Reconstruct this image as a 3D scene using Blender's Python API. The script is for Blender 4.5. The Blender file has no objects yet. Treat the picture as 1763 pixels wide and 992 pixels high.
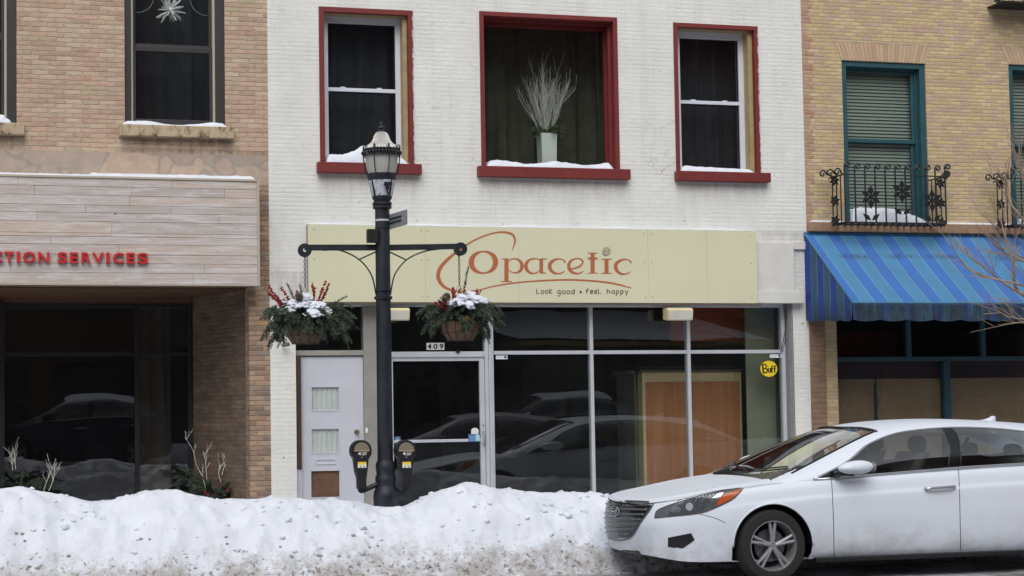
import bpy, bmesh, math, random
from mathutils import Vector, Matrix, noise
from mathutils.bvhtree import BVHTree
from mathutils.geometry import tessellate_polygon
R = math.radians
random.seed(7)
scn = bpy.context.scene
col = scn.collection

# ------------------------------------------------------------------ camera
F, PX, PY = 2700.0, 650.0, 560.0                       # lens and axis measured from the photo (in its pixels)
AX = Vector((0.973020210840061, -0.2304022826864859, -0.012101959742944196))
AD = Vector((-0.0003866520833924452, 0.05082457426119323, -0.9987075213251049))
AF = Vector((0.2307195696011277, 0.971767282215256, 0.04936425244086347))
CAM = Vector((-3.02947112, -18.0, 1.68))
cd = bpy.data.cameras.new('camera'); cam = bpy.data.objects.new('camera', cd); col.objects.link(cam)
cam.matrix_world = Matrix.Translation(CAM) @ Matrix((AX, -AD, -AF)).transposed().to_4x4()
cd.sensor_width = 36; cd.lens = F / 1763 * 36
cd.shift_x = (881.5 - PX) / 1763; cd.shift_y = (PY - 496) / 1763
cd.clip_start = .1; cd.clip_end = 500
scn.camera = cam

# ------------------------------------------------------------------ sky, sun, exposure
world = bpy.data.worlds.new('World'); scn.world = world; world.use_nodes = True
wn = world.node_tree; wn.nodes.clear()
sky = wn.nodes.new('ShaderNodeTexSky'); sky.sky_type = 'NISHITA'; sky.sun_disc = False
SUN_EL, SUN_AZ = R(50), R(200)                         # high soft light from the camera's side of the street
sky.sun_elevation = SUN_EL; sky.sun_rotation = SUN_AZ; sky.air_density = 1.0; sky.dust_density = 3.0
hs = wn.nodes.new('ShaderNodeHueSaturation'); hs.inputs['Saturation'].default_value = .2
bg = wn.nodes.new('ShaderNodeBackground'); bg.inputs['Strength'].default_value = .15
wo = wn.nodes.new('ShaderNodeOutputWorld')
wn.links.new(sky.outputs[0], hs.inputs['Color']); wn.links.new(hs.outputs[0], bg.inputs['Color']); wn.links.new(bg.outputs[0], wo.inputs['Surface'])
sd = bpy.data.lights.new('sun', 'SUN'); sd.energy = 1.35; sd.angle = R(50); sd.color = (1, .975, .94)
sun = bpy.data.objects.new('sun', sd); col.objects.link(sun)
dv = Vector((math.sin(SUN_AZ) * math.cos(SUN_EL), math.cos(SUN_AZ) * math.cos(SUN_EL), math.sin(SUN_EL)))
sun.rotation_euler = dv.to_track_quat('Z', 'Y').to_euler()
vs = scn.view_settings; vs.view_transform = 'Standard'; vs.look = 'None'; vs.gamma = 1; vs.use_curve_mapping = False
vs.exposure = 0.07
scn.cycles.max_bounces = 10; scn.cycles.transparent_max_bounces = 16; scn.cycles.glossy_bounces = 5

# ------------------------------------------------------------------ helpers
def W(px, py, Y=0.0):
    """the point of the plane at depth Y that was measured at photo pixel px, py"""
    d = AX * ((px - PX) / F) + AD * ((py - PY) / F) + AF
    return CAM + d * ((Y - CAM.y) / d.y)
def P2(v):
    c = v - CAM; z = c.dot(AF)
    return PX + F * c.dot(AX) / z, PY + F * c.dot(AD) / z
def rect(x0, y0, x1, y1, Y=0.0):
    a, b, c, d = W(x0, y0, Y), W(x1, y0, Y), W(x0, y1, Y), W(x1, y1, Y)
    return (a.x + c.x) / 2, (b.x + d.x) / 2, (c.z + d.z) / 2, (a.z + b.z) / 2     # x0, x1, z0, z1
def tag(o, label=None, cat=None, group=None, kind=None):
    if label: o['label'] = label
    if cat: o['category'] = cat
    if group: o['group'] = group
    if kind: o['kind'] = kind
    return o
def thing(name, loc, label, cat, group=None, kind=None, rz=0):
    o = bpy.data.objects.new(name, None); col.objects.link(o); o.location = loc; o.rotation_euler = (0, 0, rz)
    o.empty_display_size = .2
    return tag(o, label, cat, group, kind)
def copy_tree(o, parent=None):
    c = o.copy(); col.objects.link(c); c.parent = parent
    for ch in [x for x in bpy.data.objects if x.parent == o]: copy_tree(ch, c)
    return c

class MB:
    def __init__(s): s.bm = bmesh.new()
    def v(s, p): return s.bm.verts.new(p)
    def face(s, pts):
        try: return s.bm.faces.new([s.v(p) for p in pts])
        except ValueError: return None
    def box(s, x0, x1, y0, y1, z0, z1):
        v = [s.v(p) for p in ((x0,y0,z0),(x1,y0,z0),(x1,y1,z0),(x0,y1,z0),(x0,y0,z1),(x1,y0,z1),(x1,y1,z1),(x0,y1,z1))]
        for f in ((0,3,2,1),(4,5,6,7),(0,1,5,4),(1,2,6,5),(2,3,7,6),(3,0,4,7)): s.bm.faces.new([v[i] for i in f])
        return s
    def grid(s, rows, close=False):
        vv = [[s.v(p) for p in r] for r in rows]
        for i in range(len(vv) - 1):
            n = len(vv[i])
            for j in range(n if close else n - 1):
                k = (j + 1) % n
                try: s.bm.faces.new((vv[i][j], vv[i][k], vv[i+1][k], vv[i+1][j]))
                except ValueError: pass
        return vv
    def tube(s, pts, r, n=8, cap=True):
        pts = [Vector(p) for p in pts]; m = len(pts)
        rr = r if isinstance(r, (list, tuple)) else [r] * m
        rows = []; up = None
        for i, p in enumerate(pts):
            t = (pts[min(i+1, m-1)] - pts[max(i-1, 0)])
            if t.length < 1e-9: t = Vector((0, 0, 1))
            t.normalize()
            if up is None: up = Vector((0, 0, 1)) if abs(t.z) < .9 else Vector((1, 0, 0))
            a = t.cross(up)
            if a.length < 1e-4: a = t.cross(Vector((0, 1, 0)))
            a.normalize(); b = a.cross(t); up = b
            rows.append([p + (a * math.cos(q) + b * math.sin(q)) * rr[i] for q in [2 * math.pi * k / n for k in range(n)]])
        vv = s.grid(rows, True)
        if cap:
            for e in (vv[0], vv[-1]):
                try: s.bm.faces.new(e)
                except ValueError: pass
        return s
    def lathe(s, prof, c=(0, 0, 0), n=24, axis='z', cap=True):
        rows = []
        for r, h in prof:
            row = []
            for k in range(n):
                q = 2 * math.pi * k / n; a, b = r * math.cos(q), r * math.sin(q)
                p = (a, b, h) if axis == 'z' else (a, h, b)
                row.append(Vector(p) + Vector(c))
            rows.append(row)
        vv = s.grid(rows, True)
        if cap:
            for e in (vv[0], vv[-1]):
                try: s.bm.faces.new(e)
                except ValueError: pass
        return s
    def ball(s, c, r, sub=1, sc=(1, 1, 1)):
        g = bmesh.ops.create_icosphere(s.bm, subdivisions=sub, radius=r)
        for v in g['verts']: v.co = Vector((v.co.x * sc[0], v.co.y * sc[1], v.co.z * sc[2])) + Vector(c)
        return s
    def prism(s, pts, y0, y1):
        """outline in x, z pushed from y0 to y1"""
        tri = tessellate_polygon([[Vector((p[0], p[1], 0)) for p in pts]])
        a = [s.v((p[0], y0, p[1])) for p in pts]; b = [s.v((p[0], y1, p[1])) for p in pts]
        for t in tri:
            try: s.bm.faces.new([a[i] for i in t]); s.bm.faces.new([b[i] for i in reversed(t)])
            except ValueError: pass
        n = len(pts)
        for i in range(n):
            j = (i + 1) % n
            try: s.bm.faces.new((a[i], a[j], b[j], b[i]))
            except ValueError: pass
        return s
    def ribbon(s, pts, wid, y0, y1, closed=False):
        """a stroke in the x, z plane with its own width at every point"""
        L, Rr = [], []
        n = len(pts)
        for i in range(n):
            a = Vector(pts[max(i-1, 0)]); b = Vector(pts[min(i+1, n-1)])
            if closed and i in (0, n - 1): a, b = Vector(pts[n-2]), Vector(pts[1])
            t = (b - a)
            if t.length < 1e-9: t = Vector((1, 0))
            t.normalize(); q = Vector((-t.y, t.x)) * wid[i] / 2; p = Vector(pts[i])
            L.append(p + q); Rr.append(p - q)
        rows = [[(l.x, y0, l.y), (l.x, y1, l.y), (r_.x, y1, r_.y), (r_.x, y0, r_.y)] for l, r_ in zip(L, Rr)]
        vv = s.grid(rows, True)
        for e in (vv[0], vv[-1]):
            try: s.bm.faces.new(e)
            except ValueError: pass
        return s
    def build(s, name, mat, parent=None, smooth=False, bevel=0, seg=2, merge=False, fixn=True):
        if merge: bmesh.ops.remove_doubles(s.bm, verts=s.bm.verts, dist=1e-4)
        if fixn: bmesh.ops.recalc_face_normals(s.bm, faces=s.bm.faces)
        me = bpy.data.meshes.new(name); s.bm.to_mesh(me); s.bm.free()
        for m in (mat if isinstance(mat, (list, tuple)) else [mat]): me.materials.append(m)
        o = bpy.data.objects.new(name, me); col.objects.link(o)
        if parent: o.parent = parent; o.matrix_parent_inverse = Matrix.Identity(4); shift(o, parent)
        if smooth:
            for p in me.polygons: p.use_smooth = True
            if smooth == 'auto': me.set_sharp_from_angle(angle=R(38))
        if bevel:
            b = o.modifiers.new('bevel', 'BEVEL'); b.width = bevel; b.segments = seg; b.limit_method = 'ANGLE'; b.angle_limit = R(40)
        return o
def world_of(o):
    m = Matrix.Translation(o.location) @ o.rotation_euler.to_matrix().to_4x4()
    return (world_of(o.parent) @ m) if o.parent else m
def shift(o, parent):
    """the mesh is written in world coordinates: bring it into its parent's"""
    o.data.transform(world_of(parent).inverted())
def smooth_path(pts, n=8):
    pts = [Vector(p) for p in pts]; out = []
    for i in range(len(pts) - 1):
        p0 = pts[max(i-1, 0)]; p1 = pts[i]; p2 = pts[i+1]; p3 = pts[min(i+2, len(pts)-1)]
        for k in range(n):
            t = k / n
            out.append(.5 * ((2*p1) + (p2-p0)*t + (2*p0-5*p1+4*p2-p3)*t*t + (3*p1-p0-3*p2+p3)*t*t*t))
    out.append(pts[-1]); return out
def interp(x, tab):
    if x <= tab[0][0]: return tab[0][1]
    for (a, b), (c, d) in zip(tab, tab[1:]):
        if x <= c: return b + (d - b) * (x - a) / (c - a)
    return tab[-1][1]
def sinterp(x, tab):
    """smooth monotone-ish interpolation of a table"""
    n = len(tab)
    if x <= tab[0][0]: return tab[0][1]
    if x >= tab[-1][0]: return tab[-1][1]
    for i in range(n - 1):
        x1, y1 = tab[i]; x2, y2 = tab[i+1]
        if x <= x2:
            m1 = (y2 - y1) / (x2 - x1) if i == 0 else (y2 - tab[i-1][1]) / (x2 - tab[i-1][0])
            m2 = (y2 - y1) / (x2 - x1) if i == n - 2 else (tab[i+2][1] - y1) / (tab[i+2][0] - x1)
            h = x2 - x1; t = (x - x1) / h
            return (2*t**3-3*t*t+1)*y1 + (t**3-2*t*t+t)*h*m1 + (-2*t**3+3*t*t)*y2 + (t**3-t*t)*h*m2
def fbm(x, y, z=0, o=4):
    return noise.fractal(Vector((x, y, z)), 1.0, 2.0, o)

# ------------------------------------------------------------------ materials
def lin(r, g=None, b=None):
    if g is None: g = b = r
    return tuple(((c / 255) / 12.92 if c / 255 < .04045 else ((c / 255 + .055) / 1.055) ** 2.4) for c in (r, g, b)) + (1,)
class NT:
    def __init__(s, name):
        s.m = bpy.data.materials.new(name); s.m.use_nodes = True; s.t = s.m.node_tree; s.t.nodes.clear()
        s.out = s.n('OutputMaterial'); s.b = s.n('BsdfPrincipled'); s.l(s.b.outputs[0], s.out.inputs['Surface'])
        s._c = None
    def n(s, t, **k):
        x = s.t.nodes.new('ShaderNode' + t)
        for a, b in k.items(): setattr(x, a, b)
        return x
    def l(s, a, b): s.t.links.new(a, b)
    def set(s, node, key, val):
        if hasattr(val, 'is_output') or isinstance(val, bpy.types.NodeSocket): s.l(val, node.inputs[key])
        else: node.inputs[key].default_value = val
    def math(s, op, a, b=0.0, c=None):
        x = s.n('Math', operation=op); s.set(x, 0, a); s.set(x, 1, b)
        if c is not None: s.set(x, 2, c)
        return x.outputs[0]
    def co(s):
        if not s._c: s._c = s.n('TexCoord').outputs['Object']
        return s._c
    def xyz(s):
        x = s.n('SeparateXYZ'); s.l(s.co(), x.inputs[0]); return x.outputs
    def comb(s, x, y, z=0.0):
        c = s.n('CombineXYZ'); s.set(c, 0, x); s.set(c, 1, y); s.set(c, 2, z); return c.outputs[0]
    def scaled(s, sc):
        m = s.n('Mapping'); s.l(s.co(), m.inputs[0]); m.inputs['Scale'].default_value = sc; return m.outputs[0]
    def noise(s, scale, detail=4, rough=.6, vec=None, dist=0):
        x = s.n('TexNoise'); x.inputs['Scale'].default_value = scale; x.inputs['Detail'].default_value = detail
        x.inputs['Roughness'].default_value = rough; x.inputs['Distortion'].default_value = dist
        s.l(vec if vec is not None else s.co(), x.inputs['Vector']); return x.outputs['Fac']
    def ramp(s, fac, stops, mode='LINEAR'):
        x = s.n('ValToRGB'); s.l(fac, x.inputs[0]); x.color_ramp.interpolation = mode
        e = x.color_ramp.elements
        while len(e) < len(stops): e.new(.5)
        for k, (p, c) in zip(e, stops): k.position = p; k.color = c if not isinstance(c, (int, float)) else (c, c, c, 1)
        return x.outputs[0]
    def mix(s, fac, a, b, mode='MIX'):
        x = s.n('Mix', data_type='RGBA', blend_type=mode); s.set(x, 0, fac); s.set(x, 6, a); s.set(x, 7, b); return x.outputs[2]
    def mr(s, v, a, b, c=0.0, d=1.0, smooth=False):
        x = s.n('MapRange'); x.interpolation_type = 'SMOOTHSTEP' if smooth else 'LINEAR'
        for k, q in enumerate((v, a, b, c, d)): s.set(x, k, q)
        return x.outputs[0]
    def bump(s, h, dist=.01, strength=.6, normal=None):
        x = s.n('Bump'); s.l(h, x.inputs['Height']); x.inputs['Distance'].default_value = dist; x.inputs['Strength'].default_value = strength
        if normal is not None: s.l(normal, x.inputs['Normal'])
        s.l(x.outputs[0], s.b.inputs['Normal']); return x.outputs[0]
    def fin(s, color=None, rough=None, **k):
        if color is not None: s.set(s.b, 'Base Color', color)
        if rough is not None: s.set(s.b, 'Roughness', rough)
        for a, v in k.items(): s.set(s.b, a.replace('_', ' '), v)
        return s.m
def plain(name, c, rough=.6, var=.12, scale=6, bump=0, metallic=0, **k):
    t = NT(name); n1 = t.noise(scale, 5, .65)
    c2 = tuple(min(1, x * (1 - var)) for x in c[:3]) + (1,); c3 = tuple(min(1, x * (1 + var)) for x in c[:3]) + (1,)
    cc = t.ramp(n1, [(.3, c2), (.7, c3)])
    if bump: t.bump(t.noise(scale * 8, 4), bump, .5)
    rr = t.mr(t.noise(scale * 2.3, 3), .3, .7, max(0, rough - .08), min(1, rough + .08))
    return t.fin(cc, rr, Metallic=metallic, **k)
def brick_nodes(t, bw, bh, mo, wob=1.1):
    x, y, z = t.xyz()
    u = t.math('ADD', x, y)
    nz = t.noise(9, 2, .5); wv = t.math('MULTIPLY', t.math('SUBTRACT', nz, .5), .012 * wob)
    v = t.math('ADD', z, wv)
    rowf = t.math('DIVIDE', v, bh); row = t.math('FLOOR', rowf)
    w1 = t.n('TexWhiteNoise', noise_dimensions='1D'); t.l(row, w1.inputs['W'])
    off = t.math('ADD', t.math('MULTIPLY', t.math('MODULO', row, 2.0), .5), t.math('MULTIPLY', w1.outputs[0], .12))
    uf = t.math('ADD', t.math('DIVIDE', t.math('ADD', u, 50), bw), off); cell = t.math('FLOOR', uf)
    fu = t.math('FRACT', uf); fv = t.math('FRACT', rowf)
    du = t.math('MULTIPLY', t.math('MINIMUM', fu, t.math('SUBTRACT', 1.0, fu)), bw)
    dv_ = t.math('MULTIPLY', t.math('MINIMUM', fv, t.math('SUBTRACT', 1.0, fv)), bh)
    d = t.math('MINIMUM', du, dv_)
    d = t.math('ADD', d, t.math('MULTIPLY', t.math('SUBTRACT', t.noise(42, 4, .75), .5), mo * 1.9))
    mask = t.mr(d, mo * .25, mo * .85, 0, 1, True)
    w2 = t.n('TexWhiteNoise', noise_dimensions='2D'); t.l(t.comb(cell, row), w2.inputs['Vector'])
    return mask, w2.outputs['Value'], w2.outputs['Color'], (x, y, z)
def stain(t, c, xyz, boxes, color, amt):
    x, y, z = xyz; n1 = t.noise(1, 5, .75, t.scaled((11, 11, 2.5)))
    for x0, x1, zt, h in boxes:
        mx = t.math('MULTIPLY', t.mr(x, x0 - .05, x0 + .06, 0, 1, True), t.mr(x, x1 - .06, x1 + .05, 1, 0, True))
        mz = t.math('MULTIPLY', t.mr(z, zt - h, zt, 0, 1), t.math('LESS_THAN', z, zt + .02))
        k = t.math('MULTIPLY', t.math('MULTIPLY', mx, mz), t.mr(n1, .36, .62, .1, amt)); c = t.mix(k, c, color)
    return c
def local_boxes(px, ox):
    out = []
    for a, b, y, h in px: p, q = W(a, y), W(b, y); out.append((p.x - ox, q.x - ox, p.z - .15, h))
    return out
def brick_mat(name, stops, mortar, bw=.2, bh=.0667, mo=.011, bump=.008, dirt=None, redges=None, stain=.35, mfade=(.55, .95), marks=None):
    t = NT(name); mask, rnd, rc, (x, y, z) = brick_nodes(t, bw, bh, mo, 2.0 if name == 'tan_weathered_brick' else 1.0)
    c = t.ramp(rnd, stops, 'CONSTANT' if len(stops) > 5 else 'LINEAR')
    if redges:
        x0, wd, rstops = redges
        wob = t.math('ADD', x, t.math('MULTIPLY', t.math('SUBTRACT', t.n('TexWhiteNoise', noise_dimensions='2D').outputs[0], .5), .0))
        k = t.math('LESS_THAN', t.math('ADD', x, t.math('MULTIPLY', t.math('SUBTRACT', rnd, .5), wd)), x0 + wd)
        c = t.mix(k, c, t.ramp(rnd, rstops))
    c = t.mix(t.mr(t.noise(24, 6, .8), .34, .72, 0, .85), c, t.mix(.75, c, mortar)); hv = t.n('HueSaturation'); t.l(c, hv.inputs['Color']); t.l(t.mr(t.noise(15, 5, .8), .3, .7, .86, 1.12), hv.inputs['Value']); c = hv.outputs[0]           # worn faces
    c = t.mix(t.math('MULTIPLY', t.math('SUBTRACT', 1.0, mask), t.mr(t.noise(5, 4, .7), .3, .7, mfade[0], mfade[1])), c, mortar)
    if marks: c = globals()['stain'](t, c, (x, y, z), marks, lin(70, 60, 52), .85)
    big = t.mr(t.noise(1.6, 6, .65), .38, .68, 0, stain)
    c = t.mix(big, c, t.mix(.5, c, dirt or lin(90, 78, 66)))
    c = t.mix(t.mr(t.noise(1, 6, .8, t.scaled((3, 3, 9))), .42, .66, 0, .5), c, t.mix(.5, c, t.ramp(t.noise(2.5, 3), [(.35, lin(200,152,128)), (.65, lin(182,160,134))])))
    c = t.mix(t.mr(t.noise(17, 3, .6), .70, .74, 0, .55), c, lin(84,70,60))                 # pits and spalled spots
    if name == 'tan_weathered_brick': c = t.mix(t.mr(t.noise(11, 8, .85), .44, .60, 0, .62), c, lin(188,162,138)); c = t.mix(t.mr(t.noise(1, 7, .85, t.scaled((9, 9, 26))), .54, .64, 0, .5), c, lin(150,122,100))
    if name == 'tan_weathered_brick': hq = t.n('HueSaturation'); hq.inputs['Saturation'].default_value = .84; t.l(c, hq.inputs['Color']); c = hq.outputs[0]
    t.bump(t.math('ADD', mask, t.math('MULTIPLY', t.noise(36, 6, .8), 1.1)), bump, .9)
    return t.fin(c, .92)

LB = brick_mat('tan_weathered_brick', [(0, lin(170,126,98)), (.08, lin(192,160,126)), (.26, lin(206,180,146)), (.42, lin(182,150,118)), (.55, lin(204,158,128)), (.68, lin(208,184,152)), (.80, lin(186,138,108)), (.91, lin(164,126,102)), (.96, lin(178,164,120))],
               lin(178,156,134), .19, .0545, .012, .008, lin(112,92,76), mfade=(.1, .75), stain=.5, marks=local_boxes([(212, 398, 238, .22), (-100, 44, 233, .2), (205, 470, 258, .05)], -3))
YB = brick_mat('yellow_brick', [(0, lin(192,172,118)), (.2, lin(206,186,130)), (.36, lin(186,160,128)), (.5, lin(212,194,142)), (.62, lin(190,160,136)), (.74, lin(202,180,118)), (.86, lin(184,156,122)), (.94, lin(196,168,146))],
               lin(176,160,142), .15, .0470, .011, .005, lin(140,116,86), (-.02, .12, [(0, lin(160,106,84)), (.5, lin(180,134,108)), (1, lin(190,152,124))]), .28)
def painted_brick():
    t = NT('white_painted_brick'); mask, rnd, rc, (x, y, z) = brick_nodes(t, .19, .0525, .016)
    c = t.ramp(t.noise(1.3, 6, .7), [(.3, lin(210,210,206)), (.7, lin(227,227,223))])
    st = t.noise(1, 5, .7, t.scaled((5, 5, .35)))
    c = t.mix(t.mr(st, .5, .75, 0, .35), c, lin(185,183,178))
    c = t.mix(t.math('MULTIPLY', t.math('SUBTRACT', 1.0, t.mr(t.math('ABSOLUTE', t.math('SUBTRACT', t.math('FRACT', t.math('DIVIDE', t.math('ADD', z, t.math('MULTIPLY', t.noise(7, 4, .7), .02)), .0525)), .5)), .34, .5, 1, 0)), t.mr(t.noise(1, 5, .75, t.scaled((3, 3, 16))), .45, .7, .0, .34)), c, lin(158,155,148))
    # small chips and hairline cracks
    c = t.mix(t.mr(t.noise(14, 2, .5), .74, .77, 0, .8), c, lin(134,122,108))
    cr = t.n('TexVoronoi', feature='DISTANCE_TO_EDGE'); cr.inputs['Scale'].default_value = .8
    nv = t.n('TexNoise'); nv.inputs['Scale'].default_value = 3; t.l(t.co(), nv.inputs[0])
    add = t.n('VectorMath', operation='ADD'); t.l(t.co(), add.inputs[0]); t.l(nv.outputs['Color'], add.inputs[1]); t.l(add.outputs[0], cr.inputs['Vector'])
    k = t.math('MULTIPLY', t.mr(cr.outputs[0], .0, .006, 1, 0), t.mr(t.noise(1.1, 2), .55, .62, 0, .55))
    c = t.mix(k, c, lin(110,104,96))
    c = stain(t, c, (x, y, z), local_boxes([(548, 722, 302, .35), (824, 1080, 309, .35), (1163, 1320, 315, .3), (470, 530, 470, .8), (1305, 1392, 400, .6)], 0), lin(150,146,138), .5)
    c = t.mix(t.mr(t.noise(1, 6, .8, t.scaled((2.2, 2.2, 5))), .60, .66, 0, .38), c, lin(176,172,164))
    t.bump(t.math('ADD', t.math('MULTIPLY', mask, t.mr(t.noise(2.2, 4, .7), .35, .7, .1, .6)), t.math('MULTIPLY', t.noise(1, 6, .75, t.scaled((14, 14, 34))), 1.0)), .006, .8)
    return t.fin(c, .75)
WB = painted_brick()
def stucco():
    t = NT('patched_stone_band')
    v = t.n('TexVoronoi'); v.inputs['Scale'].default_value = 1.4
    nv = t.n('TexNoise'); nv.inputs['Scale'].default_value = 2.2; t.l(t.co(), nv.inputs[0])
    add = t.n('VectorMath', operation='ADD'); t.l(t.scaled((1, 1, 1.6)), add.inputs[0]); t.l(nv.outputs['Color'], add.inputs[1])
    t.l(add.outputs[0], v.inputs['Vector'])
    ve = t.n('TexVoronoi', feature='DISTANCE_TO_EDGE'); ve.inputs['Scale'].default_value = 1.4; t.l(add.outputs[0], ve.inputs['Vector'])
    sp = t.n('SeparateColor'); t.l(v.outputs['Color'], sp.inputs[0])
    c = t.ramp(sp.outputs[0], [(0, lin(186,164,148)), (.4, lin(178,160,146)), (.7, lin(158,146,136)), (1, lin(196,172,152))])
    c = t.mix(t.mr(ve.outputs[0], .01, .05, .8, 0), c, lin(150,142,132))
    c = t.mix(t.mr(t.noise(6, 6, .7), .4, .7, 0, .45), c, lin(138,122,110))
    t.bump(t.noise(18, 6, .7), .02, .6)
    return t.fin(c, .95)
STUC = stucco()
def stone(name, c1, c2, dark, sc=6, streak=.5):
    t = NT(name)
    c = t.ramp(t.noise(sc, 6, .7), [(.3, c1), (.7, c2)])
    c = t.mix(t.mr(t.noise(1, 5, .7, t.scaled((14, 14, 6))), .5, .64, 0, streak), c, dark)
    t.bump(t.noise(30, 5, .7), .01, .6)
    return t.fin(c, .9)
SILL = stone('dirty_stone_sill', lin(168,150,126), lin(190,170,142), lin(46,42,38), 5, .8)
LEDGE = stone('reddish_stone_ledge', lin(140,112,90), lin(164,132,106), lin(90,66,54), 4, .5)
def planks():
    t = NT('whitewashed_planks'); g = t.n('NewGeometry')
    base = t.ramp(g.outputs['Random Per Island'], [(0, lin(178,170,166)), (.25, lin(200,193,190)), (.5, lin(188,178,172)), (.75, lin(200,184,172)), (1, lin(186,180,180))])
    gr = t.noise(1, 6, .7, t.scaled((2.2, 8, 42)), .6)
    c = t.mix(t.mr(gr, .38, .66, 0, .6), base, lin(154,140,131))
    c = t.mix(t.mr(t.noise(1, 5, .75, t.scaled((1.6, 3, 16))), .5, .6, 0, .7), c, lin(204,202,204))
    c = t.mix(t.mr(t.noise(1, 6, .8, t.scaled((6, 3, 60))), .62, .72, 0, .5), c, lin(108,98,94))
    kn = t.mr(t.noise(1, 2, .5, t.scaled((9, 5, 16))), .745, .78, 0, .85)
    c = t.mix(kn, c, lin(72,62,58))
    t.bump(gr, .004, .6)
    return t.fin(c, .8)
PLANK = planks()
def snow_mat(name, dirt=False):
    t = NT(name)
    c = t.ramp(t.noise(4, 5, .6), [(.3, lin(206,212,224)), (.7, lin(220,225,234))])
    if dirt:
        x, y, z = t.xyz()
        low = t.mr(z, .52, .10, 0, 1)
        n1 = t.noise(5, 6, .75); n2 = t.noise(22, 4, .7)
        k = t.math('MULTIPLY', t.mr(t.math('ADD', n1, t.math('MULTIPLY', low, .26)), .60, .82, 0, .8), t.mr(z, .5, .22, .05, 1))
        c = t.mix(k, c, lin(150,143,137))
        k2 = t.math('MULTIPLY', t.mr(t.math('ADD', n2, t.math('MULTIPLY', low, .14)), .66, .76, 0, .85), t.mr(z, .56, .24, .15, 1))
        c = t.mix(k2, c, lin(96,88,80))
    t.bump(t.math('ADD', t.noise(18, 6, .75), t.math('MULTIPLY', t.noise(90, 3), .3)), .02, .55)
    return t.fin(c, .6, Subsurface_Weight=.12, Subsurface_Radius=(.03, .04, .06), Subsurface_Scale=.5)
SNOW = snow_mat('fresh_snow'); BANK = snow_mat('ploughed_snow', True)
def glass(name, tint=(.82, .86, .86, 1), k=1.7, ior=1.5, dust=.004):
    m = bpy.data.materials.new(name); m.use_nodes = True; t = m.node_tree; t.nodes.clear()
    o = t.nodes.new('ShaderNodeOutputMaterial'); mx = t.nodes.new('ShaderNodeMixShader'); tr = t.nodes.new('ShaderNodeBsdfTransparent')
    gl = t.nodes.new('ShaderNodeBsdfGlossy'); fr = t.nodes.new('ShaderNodeFresnel'); mu = t.nodes.new('ShaderNodeMath'); mu.operation = 'MULTIPLY'; mu.use_clamp = True
    geo = t.nodes.new('ShaderNodeNewGeometry'); io = t.nodes.new('ShaderNodeMapRange'); io.inputs[3].default_value = ior; io.inputs[4].default_value = 1 / ior
    t.links.new(geo.outputs['Backfacing'], io.inputs[0]); t.links.new(io.outputs[0], fr.inputs[0])      # a thin pane: same reflectance from both sides
    mu.inputs[1].default_value = k; tr.inputs[0].default_value = tint; gl.inputs['Roughness'].default_value = .003
    gl.inputs['Color'].default_value = (.95, .97, 1, 1)
    nz = t.nodes.new('ShaderNodeTexNoise'); nz.inputs['Scale'].default_value = 1.1; nz.inputs['Detail'].default_value = 1
    tc = t.nodes.new('ShaderNodeTexCoord'); bp = t.nodes.new('ShaderNodeBump'); bp.inputs['Strength'].default_value = .25; bp.inputs['Distance'].default_value = .006
    t.links.new(tc.outputs['Object'], nz.inputs[0]); t.links.new(nz.outputs['Fac'], bp.inputs['Height']); t.links.new(bp.outputs[0], gl.inputs['Normal'])
    t.links.new(fr.outputs[0], mu.inputs[0]); t.links.new(mu.outputs[0], mx.inputs[0]); t.links.new(tr.outputs[0], mx.inputs[1]); t.links.new(gl.outputs[0], mx.inputs[2])
    df = t.nodes.new('ShaderNodeBsdfDiffuse'); df.inputs[0].default_value = (.6, .62, .64, 1); m2 = t.nodes.new('ShaderNodeMixShader'); dn = t.nodes.new('ShaderNodeTexNoise'); dn.inputs['Scale'].default_value = 3.5; dn.inputs['Detail'].default_value = 6; dn.inputs['Roughness'].default_value = .75
    dr = t.nodes.new('ShaderNodeMapRange'); dr.inputs[1].default_value = .4; dr.inputs[2].default_value = .75; dr.inputs[3].default_value = dust * .35; dr.inputs[4].default_value = dust * 2
    t.links.new(tc.outputs['Object'], dn.inputs[0]); t.links.new(dn.outputs['Fac'], dr.inputs[0]); t.links.new(dr.outputs[0], m2.inputs[0]); t.links.new(mx.outputs[0], m2.inputs[1]); t.links.new(df.outputs[0], m2.inputs[2]); t.links.new(m2.outputs[0], o.inputs[0])
    return m
GLASS = glass('window_glass'); SHOP = glass('shop_glass', (.80, .85, .85, 1), 2.3, 1.5, .006)
CARGL = glass('car_glass', (.74, .80, .78, 1), 2.8)
RED = plain('dark_red_paint', lin(112,37,36), .55, .14, 5, .002)
TEAL = plain('teal_paint', lin(34,76,84), .5, .12, 5, .001)
WVIN = plain('white_vinyl', lin(206,210,220), .4, .04)
WOOD = plain('bare_wood_jamb', lin(162,144,106), .75, .18, 9, .002)
BRONZE = plain('dark_bronze_frame', lin(44,42,44), .5, .1)
BEIGE = plain('beige_strip', lin(176,166,150), .6, .06)
ALU = plain('grey_aluminium', lin(190,193,200), .42, .06, 4, 0, .15)
ALUD = plain('dull_aluminium', lin(150,148,142), .55, .12, 4, 0, .2)
BLACKF = plain('black_frame', lin(20,22,28), .5, .1)
IRON = plain('black_iron', lin(22,24,28), .45, .25, 20, .001)
def pole_mat():
    t = NT('dark_blue_black_paint'); c = t.ramp(t.noise(7, 5, .7), [(.3, lin(17,22,30)), (.7, lin(30,37,48))])
    c = t.mix(t.mr(t.noise(9, 5, .75), .70, .73, 0, .8), c, lin(150,150,146)); t.bump(t.noise(50, 4), .0015, .5)
    return t.fin(c, t.mr(t.noise(5, 4), .3, .7, .34, .6))
POLE = pole_mat()
DOORW = plain('pale_lilac_grey_door', lin(192,194,204), .5, .05, 3, .001)
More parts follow.
